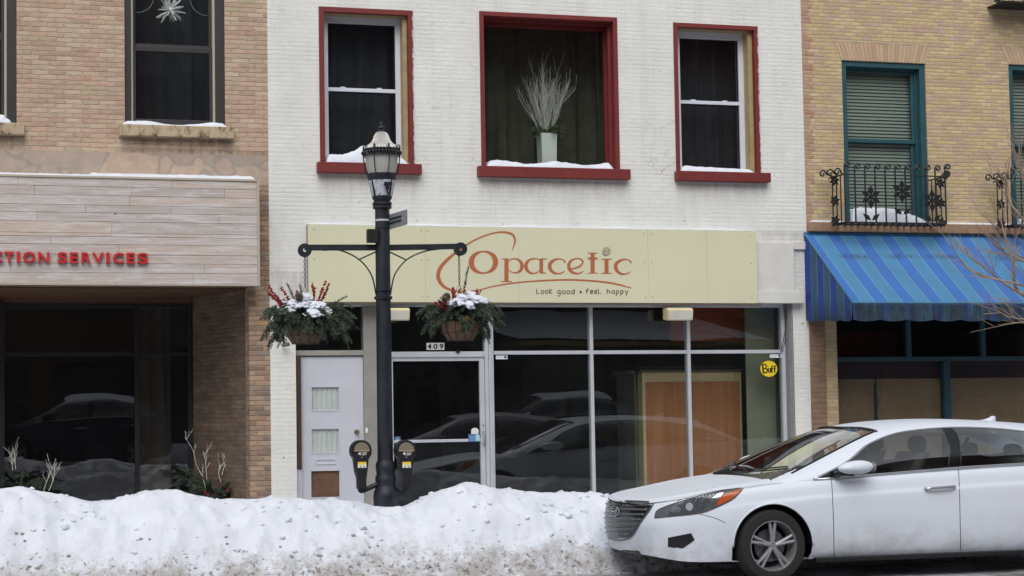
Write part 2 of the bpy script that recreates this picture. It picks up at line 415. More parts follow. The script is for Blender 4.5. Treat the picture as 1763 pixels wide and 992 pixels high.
CREAM = plain('cream_sign_panel', lin(207,205,176), .5, .035, 1.2, .0006)
DARKIN = plain('dark_interior', lin(34,33,34), .9, .2)
BROWNP = plain('brown_board', lin(96,66,48), .8, .2, 6)
CURT = plain('black_curtain', lin(40,41,48), .95, .25, 8)
GCURT = plain('dark_green_curtain', lin(66,72,56), .9, .3, 5)
WPAINT = plain('white_painted_wood', lin(208,207,202), .65, .07, 4, .003)
ORAW = plain('orange_brown_lettering', lin(172,98,62), .55, .06, 3)
INK = plain('dark_brown_ink', lin(96,62,52), .6, .05)
SIGNRED = plain('red_letter', lin(190,36,40), .4, .05)
BLACK = plain('black', lin(14,14,16), .5, .05); WHITE = plain('white_print', lin(226,226,226), .5, .03)
YEL = plain('yellow_print', lin(228,200,44), .45, .05); BLUEP = plain('blue_print', lin(44,86,160), .45, .05)

# ------------------------------------------------------------------ wall builder
def wall_mesh(mb, x0, x1, z0, z1, holes, depth, y=0.0):
    """front sheet with rectangular openings, its reveals and a back"""
    xs = sorted({x0, x1, *[h[0] for h in holes], *[h[1] for h in holes]}); zs = sorted({z0, z1, *[h[2] for h in holes], *[h[3] for h in holes]})
    inh = lambda a, b: any(h[0] < a < h[1] and h[2] < b < h[3] for h in holes)
    for i in range(len(xs) - 1):
        for j in range(len(zs) - 1):
            if inh((xs[i] + xs[i+1]) / 2, (zs[j] + zs[j+1]) / 2): continue
            a, b, c, d = xs[i], xs[i+1], zs[j], zs[j+1]
            mb.face([(a,y,c),(b,y,c),(b,y,d),(a,y,d)]); mb.face([(a,y+depth,c),(a,y+depth,d),(b,y+depth,d),(b,y+depth,c)])
    for h in holes:
        a, b, c, d = h[:4]
        mb.face([(a,y,c),(a,y,d),(a,y+depth,d),(a,y+depth,c)]); mb.face([(b,y,c),(b,y+depth,c),(b,y+depth,d),(b,y,d)])
        mb.face([(a,y,d),(b,y,d),(b,y+depth,d),(a,y+depth,d)]); mb.face([(a,y,c),(a,y+depth,c),(b,y+depth,c),(b,y,c)])
    for xx in (x0, x1): mb.face([(xx,y,z0),(xx,y+depth,z0),(xx,y+depth,z1),(xx,y,z1)])
    mb.face([(x0,y,z1),(x1,y,z1),(x1,y+depth,z1),(x0,y+depth,z1)])
    return mb
def frame(mb, x0, x1, z0, z1, y0, y1, l, r, b, t):
    if l: mb.box(x0, x0 + l, y0, y1, z0, z1)
    if r: mb.box(x1 - r, x1, y0, y1, z0, z1)
    if t: mb.box(x0 + l, x1 - r, y0, y1, z1 - t, z1)
    if b: mb.box(x0 + l, x1 - r, y0, y1, z0, z0 + b)
    return mb
def room(name, mat, parent, x0, x1, y0, y1, z0, z1):
    m = MB()
    m.face([(x0,y1,z0),(x1,y1,z0),(x1,y1,z1),(x0,y1,z1)]); m.face([(x0,y0,z0),(x0,y1,z0),(x0,y1,z1),(x0,y0,z1)])
    m.face([(x1,y0,z0),(x1,y0,z1),(x1,y1,z1),(x1,y1,z0)]); m.face([(x0,y0,z1),(x0,y1,z1),(x1,y1,z1),(x1,y0,z1)]); m.face([(x0,y0,z0),(x1,y0,z0),(x1,y1,z0),(x0,y1,z0)])
    return m.build(name, mat, parent, fixn=False)
def curtain(name, mat, parent, x0, x1, z0, z1, y, amp=.03, freq=22, seed=0):
    m = MB(); n = int((x1 - x0) * 70); rows = []
    for k in range(9):
        z = z1 + (z0 - z1) * k / 8
        rows.append([(x0 + (x1 - x0) * i / n, y + amp * (math.sin((x0 + (x1 - x0) * i / n) * freq + 2.2 * fbm(i * .06, seed, k * .12)) + .9 * fbm(i * .11, seed + 3, k * .08)), z) for i in range(n + 1)])
    m.grid(rows); return m.build(name, mat, parent, True)
def snow_on(name, label, x0, x1, y0, y1, z, hf, mat=None, seed=0, nx=None, parent=None, over=.0):
    """a lying heap: hf(u) gives its height along x"""
    m = MB(); nx = nx or max(8, int((x1 - x0) * 60)); ny = 8; rows = []
    for j in range(ny + 1):
        v = j / ny; row = []
        for i in range(nx + 1):
            u = i / nx; x = x0 + (x1 - x0) * u; y = y0 + (y1 - y0) * v
            e = min(1, min(u, 1 - u) * (x1 - x0) / .05); f = min(1, v / .25)
            h = max(.002, hf(u) * math.sqrt(max(0, e)) * math.sqrt(max(.02, f)) * (1 + .14 * fbm(x * 9, y * 9, seed)))
            row.append((x, y + .004 * fbm(x * 12, 3, seed) * (v < .1), z + h))
        rows.append(row)
    m.grid(rows)
    m.grid([[(p[0], p[1], z - .001) for p in rows[0]], rows[0]])
    o = m.build(name, mat or SNOW, parent, True, merge=True)
    if not parent: tag(o, label, 'snow', None, 'stuff')
    return o

# ------------------------------------------------------------------ ground
SW = .15                                              # sidewalk height
KERB = -3.15
XL = W(465, 600).x                                    # party wall left | white
XR = W(1391, 500).x                                   # party wall white | yellow
def ground_mats():
    t = NT('wet_winter_asphalt')
    c = t.ramp(t.noise(3, 6, .7), [(.35, lin(92,92,94)), (.6, lin(120,120,122))])
    c = t.mix(t.mr(t.noise(1.2, 6, .75), .42, .6, 0, .85), c, lin(184,184,188)); t.bump(t.noise(60, 4), .006, .6)
    a = t.fin(c, t.mr(t.noise(2, 3), .4, .6, .35, .8))
    t = NT('snowy_sidewalk')
    c = t.ramp(t.noise(1.6, 6, .7), [(.38, lin(150,148,146)), (.52, lin(214,218,226))]); t.bump(t.noise(9, 6, .7), .02, .6)
    return a, t.fin(c, .8)
ASPH, SIDEW = ground_mats()
m = MB(); m.box(-120, 120, -80, 80, -.5, -.004); tag(m.build('ground', ASPH), kind='structure')
m = MB(); m.box(-60, 60, -23.5, KERB, -.2, 0); tag(m.build('road', ASPH), kind='structure')
m = MB(); m.box(-60, 60, KERB, 8, -.2, SW); tag(m.build('sidewalk', SIDEW, bevel=.02), kind='structure')
m = MB(); m.box(-60, 60, -40, -23.5, -.2, SW); tag(m.build('opposite_sidewalk', SIDEW, bevel=.02), kind='structure')

# ------------------------------------------------------------------ left: tan brick building
lb = thing('brick_building', (-3, 0, SW), 'weathered tan brick building with dark framed windows and a recessed dark shopfront', 'building')
TOP = 9.0
h2 = rect(214.4, -60, 387, 215); h1 = rect(-150, -60, 28.5, 212)
zb0 = W(230, 306).z; zb1 = W(230, 263).z                     # patched band
xo = W(430, 700).x
m = MB(); wall_mesh(m, -8, XL, zb1, TOP, [h2[:2] + (h2[2], 8.4), h1[:2] + (h1[2], 8.4)], .3); m.build('wall', LB, lb)
m = MB(); m.box(-8, XL, .0, .3, zb0 - .03, zb1); m.build('stone_band', STUC, lb)
zh = W(230, 491, 0).z
m = MB(); m.box(-8, XL, .0, .3, zh, zb0 - .03); m.box(xo, XL, 0, .3, SW, zh); o = m.build('lower_wall', brick_mat('patched_pier_brick', [(0, lin(128,104,86)), (.2, lin(186,156,126)), (.4, lin(160,128,106)), (.6, lin(196,166,134)), (.75, lin(150,134,120)), (.88, lin(176,128,98)), (.96, lin(196,162,96))], lin(160,146,132), .2, .058, .014, .014, lin(96,86,78), stain=.7, mfade=(.2, .8)), lb)
# slanting side wall of the recess
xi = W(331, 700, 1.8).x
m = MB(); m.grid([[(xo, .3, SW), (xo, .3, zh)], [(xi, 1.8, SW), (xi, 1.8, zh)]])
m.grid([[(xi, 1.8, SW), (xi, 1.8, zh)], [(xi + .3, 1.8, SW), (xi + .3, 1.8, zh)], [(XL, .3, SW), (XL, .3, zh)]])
m.build('recess_side_wall', brick_mat('shaded_dark_brick', [(0, lin(80,66,56)), (.4, lin(104,88,74)), (.7, lin(92,76,64)), (1, lin(120,106,90))], lin(94,82,72), .19, .0545, .011, .008), lb, fixn=False)  # dark dirty brick, with the recess's shade also put into its colours
m = MB(); m.box(-8, XL, .28, 1.9, zh - .02, zh + .05); m.build('soffit', BROWNP, lb)
zt = W(200, 522, 1.8).z
m = MB(); m.box(-8, xi, 1.76, 1.84, zt, zh - .02); m.build('header_board', BROWNP, lb)
room('shop_room', DARKIN, lb, -8, xi, 1.9, 5, SW, zh)
sf = MB(); xa = W(8, 700, 1.8).x; xb = W(236, 700, 1.8).x; zr = W(200, 609, 1.8).z
sf.box(-3.9, xa, 1.7, 1.9, SW, zt); sf.box(xb - .03, xb + .03, 1.76, 1.86, SW, zt); sf.box(xi - .05, xi, 1.76, 1.86, SW, zt)
sf.box(xa, xb - .03, 1.77, 1.85, zr - .025, zr + .025); sf.box(xb + .03, xi - .05, 1.77, 1.85, zr - .025, zr + .025); sf.box(xa, xb - .03, 1.765, 1.855, zt - .06, zt); sf.box(xb + .03, xi - .05, 1.765, 1.855, zt - .06, zt)
sf.box(xa, xb - .03, 1.765, 1.855, SW, SW + .2); sf.box(xb + .03, xi - .05, 1.765, 1.855, SW, SW + .2)
sfo = sf.build('shopfront', BLACKF, lb, bevel=.004)
for a, b, c, d in ((xa, xb - .03, SW + .2, zr - .025), (xa, xb - .03, zr + .025, zt - .06), (xb + .03, xi - .05, SW + .2, zr - .025), (xb + .03, xi - .05, zr + .025, zt - .06)):
    m = MB(); m.face([(a, 1.81, c), (b, 1.81, c), (b, 1.81, d), (a, 1.81, d)]); m.build('pane', SHOP, sfo)
curtain('drape', plain('brown_drape', lin(74,62,54), .9), lb, xb + .05, xi - .25, SW, zt, 2.0, .02, 30, 2)
def sash_window(parent, hole, rail, name='window'):
    x0, x1, z0, z1 = hole; z1 = 8.4
    fr = frame(MB(), x0, x1, z0, z1, .03, .2, .075, .11, .0, .1).build('window', BRONZE, parent, bevel=.006)
    m = MB(); m.box(x0 + .075, x0 + .1, .06, .19, z0, z1 - .1); m.box(x1 - .135, x1 - .11, .06, .19, z0, z1 - .1); m.build('track_strip', BEIGE, fr)
    a, b = x0 + .1, x1 - .135; zm = W(300, rail).z
    frame(MB(), a, b, z0 + .0, zm + .03, .09, .13, .035, .035, .075, .065).build('sash', BRONZE, fr, bevel=.004)
    frame(MB(), a, b, zm + .031, z1 - .1, .132, .17, .035, .035, .03, .05).build('sash', BRONZE, fr, bevel=.004)
    for c, d, y in ((z0 + .07, zm, .11), (zm + .05, z1 - .15, .15)):
        m = MB(); m.face([(a + .03, y, c), (b - .03, y, c), (b - .03, y, d), (a + .03, y, d)]); m.build('pane', GLASS, fr)
    room('window_room', DARKIN, parent, x0 - .2, x1 + .2, .31, 1.4, z0 - .2, z1 + .1)
    curtain('curtain', CURT, parent, x0 - .1, x1 + .1, z0 - .1, z1, .62, .03, 16, x0)
    return fr, a, b, zm
w2, wa, wb, wz = sash_window(lb, h2, 82); sash_window(lb, h1, 74)
for cx, sg in ((wa + .05, 1), (wb - .05, -1)):         # faint leaded arcs in the upper sash
    m = MB(); m.tube([(cx + sg * .2 * math.sin(q), .146, W(250, 14).z + .18 - .2 * math.cos(q) ) for q in [k * .13 for k in range(12)]], .003, 5)
    m.build('leaded_tracery', plain('lead_line', lin(110,130,124), .5), w2)
s2 = rect(204.7, 218.5, 401.6, 238); s1 = rect(-120, 212, 42, 232)
for s_ in (s2, s1):
    m = MB(); m.box(s_[0], s_[1], -.09, .1, s_[2], s_[3]); m.build('window_sill', SILL, lb, bevel=.008)
snow_on('sill_snow', 'thin line of snow on the dirty stone sill of the tan brick building', s2[0] + .04, s2[1] - .08, -.07, .08, s2[3], lambda u: .035 + .02 * math.sin(u * 9), seed=1)
snow_on('sill_snow', 'snow heaped on the cut-off sill at the left edge of the photo', s1[0] + .2, W(20, 205).x, -.07, .08, s1[3], lambda u: .10 if u < .9 else .06, seed=2)
# starburst ornament
c0 = W(293, 17, .3)
st = thing('starburst_ornament', c0, 'spiky silvery starburst ornament hanging in the upper dark window', 'ornament')
SIL = plain('silver_glass', lin(240,238,234), .35, .06, 3, 0, .1)
m = MB(); rnd = random.Random(4)
for k in range(58):
    a = rnd.uniform(0, 2 * math.pi); z = rnd.uniform(-1, 1); q = math.sqrt(1 - z * z); d = Vector((q * math.cos(a), q * math.sin(a) * .8, z)); L = rnd.uniform(.12, .19)
    m.tube([c0 + d * .02, c0 + d * L * .6, c0 + d * L], [.004, .010, .005], 5)
m.build('spikes', SIL, st); m = MB(); m.ball(c0, .032, 2); m.build('core', SIL, st, True)
m = MB(); m.tube([c0 + Vector((0, 0, .03)), c0 + Vector((0, 0, 1.2))], .002, 5); m.build('hanging_wire', BLACK, st)

# plank sign over the recess
yb = -.32
bx = rect(-160, 303, 445, 491, yb); X1b = W(445, 400, yb).x; zt0, zb_ = W(445, 311, yb).z, W(445, 491, yb).z
zt1 = W(0, 303, yb).z
sg = thing('plank_signboard', (-2, yb, zb_), 'long box sign of whitewashed horizontal boards with red raised letters', 'sign')
m = MB(); edges = [311, 327, 342, 358, 371, 386, 405, 411, 424, 441, 456, 472, 491]; rnd = random.Random(11)
zs = [W(445, e, yb).z for e in edges]
zs[0] -= .012
for i in range(len(zs) - 1):
    x = -5.2 + rnd.uniform(0, 1)
    while x < X1b - .02:
        L = rnd.uniform(.9, 2.6); e = min(X1b - .015, x + L)
        if X1b - e < .3: e = X1b - .015
        dy = rnd.uniform(0, .006); m.box(x + .0015, e - .0015, yb - dy, yb + .02, zs[i+1] + .0025, zs[i] - .0015); x = e
m.build('planks', PLANK, sg)
m = MB(); m.box(-5.2, X1b - .02, yb + .02, -.001, zb_ + .005, zs[0] - .005); m.build('box', BROWNP, sg)
m = MB(); m.box(X1b - .015, X1b + .012, yb - .012, -.001, zb_ - .01, zs[0] + .012); m.box(-5.2, X1b - .015, yb - .016, -.001, zs[0], zs[0] + .022); m.box(-5.2, X1b - .015, yb - .01, yb + .02, zb_ - .012, zb_); m.build('metal_trim', BEIGE, sg)
snow_on('sign_snow', 'smooth snow ribbon along the top of the plank signboard', -4.4, X1b - .02, yb - .01, -.01, zs[0] + .02, lambda u: .05 if u > .55 else .032, seed=5, nx=200)
def text_mesh(txt, mat, name, parent, x0, x1, zbase, y, ext=.01, bold=0.0, hscale=None, tilt=0):
    cu = bpy.data.curves.new(name, 'FONT'); cu.body = txt; cu.extrude = ext; cu.offset = bold; cu.space_character = 1.0
    to = bpy.data.objects.new(name, cu); col.objects.link(to); bpy.context.view_layer.update()
    me = bpy.data.meshes.new_from_object(to); bpy.data.objects.remove(to)
    xs = [v.co.x for v in me.vertices]; ys = [v.co.y for v in me.vertices]
    s = (x1 - x0) / (max(xs) - min(xs)); sz = s if hscale is None else hscale / (max(ys) - min(ys)); mn = min(xs); my = min(ys)
    for v in me.vertices:
        x, yy, z = v.co; v.co = (x0 + (x - mn) * s, y - z, zbase + (yy - my) * sz + tilt * (x - mn) * s)
    me.name = name; me.materials.clear(); me.materials.append(mat)
    o = bpy.data.objects.new(name, me); col.objects.link(o); o.parent = parent; shift(o, parent); return o
zl0 = W(130, 453.5, yb).z; zl1 = W(130, 436, yb).z
for ch, u0, u1 in (('C',-11.5,4.5),('T',7.5,24),('I',28.5,34.5),('O',39.5,61),('N',65.5,84.5),('S',99,115.5),('E',120,134),('R',140,156.5),('V',158.5,178.5),('I',182.5,188.5),('C',194,213),('E',217.5,231.5),('S',236,254.5)):
    text_mesh(ch, SIGNRED, 'letter', sg, W(u0, 445, yb).x, W(u1, 445, yb).x, zl0, yb - .03, .018, .022, zl1 - zl0 + .006)

# ------------------------------------------------------------------ middle: white painted building
wb_ = thing('white_painted_building', (0, 0, SW), 'white painted brick building with red trimmed windows above a glazed shopfront', 'building')
H1 = rect(549.7, 15, 712, 280); H2 = rect(826.8, 25, 1064.5, 290); H3 = rect(1161.3, 42.5, 1307, 296.5)
xs0 = W(510, 700).x; xs1 = W(1368, 700).x; zs1 = W(900, 521).z
m = MB(); wall_mesh(m, XL, XR, SW, TOP, [H1, H2, H3, (xs0, xs1, SW - .001, zs1)], .3); m.build('wall', WB, wb_)
def old_window(H, glassY, face, jmat, sash_mat, rail_px, gl, curt):
    """gl: photo pixels left, top, right of the glass; the frame members fill what is left"""
    x0, x1, z0, z1 = H
    fr = frame(MB(), x0, x1, z0, z1, -.012, .06, face, face, 0, face).build('window', RED, wb_, bevel=.004)
    mid = (gl[0] + gl[2]) / 2; gx0, gx1, gz1 = W(gl[0], 150, glassY).x, W(gl[2], 150, glassY).x, W(mid, gl[1], glassY).z; jr = (x1 - W(gl[3], 150, .16).x) if len(gl) > 3 else face * .96
    frame(MB(), x0 + .002, x1 - .002, z0, z1 - .002, .061, glassY - .03, face * .5, jr, 0, face * .96).build('jamb', jmat, fr)
    a, b, c, d = x0 + .004, x1 - .004, z0 + .005, z1 - .006
    if not sash_mat: frame(MB(), a, b, c, d, glassY - .03, glassY + .05, gx0 - a, b - gx1, .05, d - gz1).build('inner_frame', RED, fr, bevel=.004)
    else: frame(MB(), a, b, c, d, glassY - .028, glassY + .06, gx0 - a, b - gx1, .05, d - gz1).build('sash_frame', sash_mat, fr, bevel=.004)
    a, b, d = gx0, gx1, gz1
    if rail_px:
        zm = W(*rail_px, glassY).z
        m = MB(); m.box(a, b, glassY - .022, glassY + .03, zm - .022, zm + .022)
        for k in (.22, .76): m.box(a + (b - a) * k - .03, a + (b - a) * k + .03, glassY - .015, glassY + .02, zm + .022, zm + .036)
        m.build('meeting_rail', sash_mat, fr, bevel=.003)
        for e, f in ((c + .04, zm - .022), (zm + .022, d)):
            m = MB(); m.face([(a, glassY, e), (b, glassY, e), (b, glassY, f), (a, glassY, f)]); m.build('pane', GLASS, fr)
            m = MB(); frame(m, a, b, e, f, glassY + .0, glassY + .025, .012, .012, .0, .012); m.build('gasket', BLACK, fr)
    else:
        m = MB(); m.face([(a, glassY, c), (b, glassY, c), (b, glassY, d), (a, glassY, d)]); m.build('pane', GLASS, fr)
    room('window_room', DARKIN, wb_, x0 - .3, x1 + .3, .32, 1.6, z0 - .2, z1 + .3)
    curtain('curtain', curt, wb_, x0 - .2, x1 + .2, z0 - .1, z1 + .2, (.85 if not sash_mat else .5), .05 if not sash_mat else .035, 14 if not sash_mat else 20, x0)
    return fr
f1 = old_window(H1, .22, .062, WOOD, WVIN, (620, 156), (564.5, 42.6, 680.5, 691), CURT)
f2 = old_window(H2, .28, .055, RED, None, None, (833.5, 50, 1040), GCURT)
m = frame(MB(), H2[0] + .05, H2[1] - .05, H2[2], H2[3] - .05, .10, .13, .012, .035, 0, .035); m.build('stepped_moulding', RED, f2, bevel=.004)
f3 = old_window(H3, .22, .055, WOOD, WVIN, (1220, 177.5), (1170, 68.5, 1271, 1283), CURT)
PEEL = plain('peeling_white_paint', lin(190,186,182), .8, .25, 30, .003)
for H, fo in ((H1, f1), (H3, f3)):
    m = MB(); rnd = random.Random(3); z = H[2]
    while z < H[3] - .06:
        L = rnd.uniform(.008, .06); w = rnd.uniform(.002, .014); m.box(H[1] - w, H[1] + .002, -.0142, .0, z, min(z + L, H[3] - .06)); z += L * .98
    m.build('peeling_edge', PEEL, fo)
sl = [rect(544.8, 282.6, 723, 300.2), rect(821, 290.5, 1080.8, 308.2), rect(1161, 297.8, 1321, 314)]
for s_ in sl:
    m = MB(); m.box(s_[0], s_[1], -.10, .1, s_[2], s_[3]); m.build('window_sill', RED, wb_, bevel=.005)
snow_on('sill_snow', 'tall white snow drift on the red sill behind the street lamp head', H1[0] + .075, H1[1] - .06, -.03, .19, sl[0][3], lambda u: interp(u, [(0, .12), (.2, .10), (.45, .21), (.7, .20), (.85, .13), (1, .02)]), seed=8)
snow_on('sill_snow', 'patchy low snow on the wide red sill below the potted branches', H2[0] + .07, H2[1] - .09, -.05, .25, sl[1][3], lambda u: .075 + .02 * math.sin(u * 14) , seed=9)
snow_on('sill_snow', 'low even snow on the red sill of the rightmost white sash window', H3[0] + .06, H3[1] - .09, -.03, .19, sl[2][3], lambda u: .085 - .03 * u, seed=10)

# storefront: aluminium frame
YS = .14
def wx(px, y=700, Y=YS): return W(px, y, Y).x
shop = MB()
ztr = W(1000, 607, YS).z; ztop = W(1000, 529, YS).z; zlow = SW + .22
a0, a1 = wx(851), wx(1347)
shop.box(xs0, xs1, YS - .03, YS + .06, ztop, zs1)                                         # head
shop.box(a0, a1, YS - .02, YS + .06, ztr - .022, ztr + .022)
for px, w in ((1019, .03), (1186.5, .03)):
    x = wx(px); shop.box(x - w / 2 - .006, x + w / 2 + .006, YS - .035, YS + .06, zlow, ztop)
shop.box(a1, a1 + .045, YS - .035, YS + .06, SW, ztop)
xm = wx(842); shop.box(xm - .052, xm - .008, YS - .035, YS + .06, SW, ztop); shop.box(xm - .005, xm + .025, YS - .045, YS + .06, SW, ztop); shop.box(xm + .028, xm + .058, YS - .03, YS + .06, SW, ztop)
shop.box(a0 - .02, a1, YS - .03, YS + .06, SW, zlow)
xd0 = wx(668); shop.box(xd0, xm - .052, YS - .03, YS + .06, W(750, 610, YS).z - .035, W(750, 610, YS).z + .03)   # door head
sfr = shop.build('shopfront_frame', ALU, wb_, bevel=.004)
m = MB(); zd2 = W(570, 608, YS).z
m.box(wx(626), wx(651), YS - .04, YS + .1, SW, ztop); m.box(xs0, wx(626), YS - .03, YS + .1, zd2 - .03, zd2 + .03); m.box(wx(651), xd0, YS - .03, YS + .1, SW, ztop)
m.build('shopfront_post', ALUD, wb_, bevel=.004)
m = MB(); m.box(a1 + .048, xs1 - .001, .02, YS + .06, SW, zs1 - .001); m.build('corner_post', plain('grey_post', lin(122,122,122), .6), wb_, bevel=.004)
m = MB(); m.box(a1 + .075, a1 + .1, -.0, .021, SW, zs1 - .002); m.build('corner_strip', ALUD, wb_)
for a, b, c, d in ((xs0, wx(626), zd2 + .03, ztop), (wx(672), xm - .052, W(750, 610, YS).z + .03, ztop), (a0, wx(1019) - .02, ztr + .022, ztop), (wx(1019) + .02, wx(1186.5) - .02, ztr + .022, ztop), (wx(1186.5) + .02, a1, ztr + .022, ztop),
                   (a0, wx(1019) - .02, zlow, ztr - .022), (wx(1019) + .02, wx(1186.5) - .02, zlow, ztr - .022), (wx(1186.5) + .02, a1, zlow, ztr - .022)):
    m = MB(); m.face([(a, YS, c), (b, YS, c), (b, YS, d), (a, YS, d)]); m.build('pane', SHOP, sfr)
# shop interior
ROOMW = plain('shop_inner_wall', lin(70,74,66), .9, .1, 2)
room('shop_room', ROOMW, wb_, xs0 + .02, xs1 - .02, .35, 6, SW, 3.4)
m = MB(); m.box(xs0, xs1, YS + .06, .35, zs1 - .001, zs1 + .2); m.build('ceiling_edge', DARKIN, wb_)
xp = wx(1100, 700, .8)
m = MB(); m.box(wx(1283, 700, .5), wx(1352, 700, .5), .45, .47, SW, 3.2); m.build('side_screen', plain('pale_green_wall', lin(132,134,112), .9, .12, 2), wb_)
m = MB(); m.box(wx(1190), wx(1350), .7, .74, W(1260, 588, .7).z, 3.3); m.build('orange_bulkhead', plain('orange_wall', lin(152,66,34), .9, .08, 2), wb_)
m = MB(); m.box(xm + .05, wx(1095, 700, 2.5), 2.5, 2.55, SW, 3.3); m.build('back_partition', DARKIN, wb_)
# plywood display case behind the glass
dc = rect(1096, 629, 1275, 850, .75)
case = thing('display_cabinet', (dc[0], .75, SW), 'tall plywood cabinet with two doors standing behind the shop glass', 'cabinet')
PLY = NT('plywood'); g = PLY.noise(1, 5, .65, PLY.scaled((14, 8, .9)), 1.2)
PLY = PLY.fin(PLY.ramp(g, [(.3, lin(160,100,60)), (.7, lin(188,126,80))]), .6)
PINE = NT('pale_pine'); g = PINE.noise(1, 5, .65, PINE.scaled((3, 8, 30)), .8); PINE = PINE.fin(PINE.ramp(g, [(.3, lin(188,164,120)), (.7, lin(206,184,142))]), .6)
zc = W(1180, 640, .75).z; x0, x1 = wx(1108, 700, .75), wx(1276, 700, .75)
m = MB(); m.box(x0, x1, .75, 1.35, SW, zc); m.build('carcass', PINE, case)
xmid = wx(1190, 700, .75)
for a, b in ((x0 + .02, xmid - .012), (xmid + .012, x1 - .03)):
    m = MB(); m.box(a, b, .738, .75, SW + .05, zc - .13); m.build('door', PLY, case)
m = MB(); m.box(x0 - .02, x0 + .02, .73, .75, SW, zc); m.box(x1 - .03, x1 + .0, .73, .75, SW, zc); m.box(x0 + .02, x1 - .03, .731, .75, zc - .13, zc); m.build('face_frame', PINE, case)
m = MB(); m.box(x0 - .06, x1 + .04, .7, 1.4, zc, zc + .03); m.box(x0 - .02, x1 - .05, .8, 1.4, zc + .055, zc + .07); m.build('top_board', plain('dark_top', lin(60,44,34), .6), case)
for bxp in (x0 + .06, x1 - .08):
    for bz in (.04, .09): MB().lathe([(.008, .726), (.008, .732)], (bxp, 0, zc - bz), 8, 'y').build('bolt', BLACK, case)
m = MB(); m.box(wx(1090, 700, .95), x0 - .03, .9, 1.5, SW, zc - .02); m.box(wx(1090, 700, .95) - .05, x0 - .01, .88, 1.52, zc - .02, zc + .02); m.build('side_pillar', plain('grey_pillar', lin(92,94,88), .8), case)

# pale door on the left
dx0, dx1 = wx(517.5), wx(625.5); dz1 = W(570, 614, YS).z
dr = MB(); holes = []
for a, b, c, d in ((537, 667, 583, 706), (537, 739, 583, 779), (536, 811, 584.5, 856)):
    r_ = rect(a, b, c, d, YS); holes.append(r_)
wall_mesh(dr, dx0, dx1, SW + .02, dz1, holes, .045, YS); dro = dr.build('door', DOORW, wb_)
for h in holes: frame(MB(), h[0] - .015, h[1] + .015, h[2] - .015, h[3] + .015, YS - .006, YS + .002, .013, .013, .013, .013).build('pane_bead', DOORW, dro)
PG = plain('pale_lit_blind', lin(226,226,220), .7, .05, 4)
for h in holes[:2]:
    m = MB(); m.face([(h[0], YS + .012, h[2]), (h[1], YS + .012, h[2]), (h[1], YS + .012, h[3]), (h[0], YS + .012, h[3])]); m.build('pane', GLASS, dro)
    m = MB(); m.grid([[(h[0] + (h[1] - h[0]) * i / 30, YS + .024 + .004 * math.sin(i * 1.1), z) for i in range(31)] for z in (h[2], h[3])]); m.build('pane_blind', PG, dro)
h = holes[2]; m = MB(); m.box(h[0], h[1], YS + .02, YS + .044, h[2], h[3]); m.build('kick_panel', plain('worn_brown_panel', lin(98,72,56), .8, .35, 9, .002), dro)
r_ = rect(543, 790.5, 577, 799.5, YS); frame(MB(), r_[0], r_[1], r_[2], r_[3], YS - .012, YS, .008, .008, .008, .008).build('mail_slot', WVIN, dro, bevel=.002)
k_ = W(614, 744, YS); m = MB(); m.lathe([(.0, -.055), (.02, -.055), (.026, -.045), (.024, -.03), (.01, -.025), (.01, -.008), (.03, -.006), (.03, 0)], (k_.x, YS, k_.z), 20, 'y'); m.build('knob', plain('brass_knob', lin(150,136,106), .35, .1, 5, 0, .8), dro, 'auto')
m = MB(); m.box(xs0 + .002, dx0 - .002, YS - .06, YS + .1, W(513, 808, YS).z, zd2 - .03); m.build('door_jamb', plain('brown_jamb', lin(72,50,44), .7, .25), wb_)
m = MB(); m.box(xs0 + .002, dx0 - .002, YS - .05, YS + .1, SW, W(513, 808, YS).z); m.build('door_jamb', DOORW, wb_)
# glazed door 409
gx0, gx1 = wx(670), wx(834.5); gz1 = W(750, 614, YS).z
gd = frame(MB(), gx0, gx1, SW + .01, gz1, YS - .01, YS + .04, .05, .06, .2, .055).build('glass_door', ALU, wb_, bevel=.004)
m = MB(); m.face([(gx0 + .05, YS + .015, SW + .2), (gx1 - .06, YS + .015, SW + .2), (gx1 - .06, YS + .015, gz1 - .05), (gx0 + .05, YS + .015, gz1 - .05)]); m.build('pane', SHOP, gd)
zpb = W(760, 759, YS).z; m = MB(); m.box(gx0 + .05, gx1 - .06, YS - .03, YS - .01, zpb - .017, zpb + .017); m.build('push_bar', ALU, gd, bevel=.004)
xh = wx(831); m = MB(); m.tube([(xh, YS - .01, W(0, 757, YS).z), (xh, YS - .055, W(0, 757, YS).z), (xh, YS - .055, W(0, 781, YS).z), (xh, YS - .01, W(0, 781, YS).z)], .008, 8); m.lathe([(.011, -.02), (.011, -.008)], (xh, YS, W(0, 745, YS).z), 12, 'y'); m.build('pull_handle', ALUD, gd, True)
p = W(787, 605, YS); m = MB(); m.box(p.x - .03, p.x + .025, YS - .045, YS - .03, p.z - .012, p.z + .012); m.box(p.x - .01, p.x + .01, YS - .04, YS - .03, p.z - .03, p.z - .01); m.build('door_closer_bracket', BLACK, sfr)

# number tiles
num = thing('house_number', W(749, 597, YS - .03), 'three small white tiles reading 409 above the glass door', 'house number')
zn = rect(734, 590.5, 765, 602.5, YS - .03)
m = MB(); wt = (zn[1] - zn[0]) / 3
for i in range(3): m.box(zn[0] + i * wt + .002, zn[0] + (i + 1) * wt - .002, YS - .036, YS - .03, zn[2], zn[3])
m.build('tile', plain('tile_white', lin(196,196,190), .5), num)
for i, ch in enumerate('409'): text_mesh(ch, BLACK, 'digit', num, zn[0] + i * wt + .012, zn[0] + (i + 1) * wt - .012, zn[2] + .01, YS - .0375, .001, .035, zn[3] - zn[2] - .02)
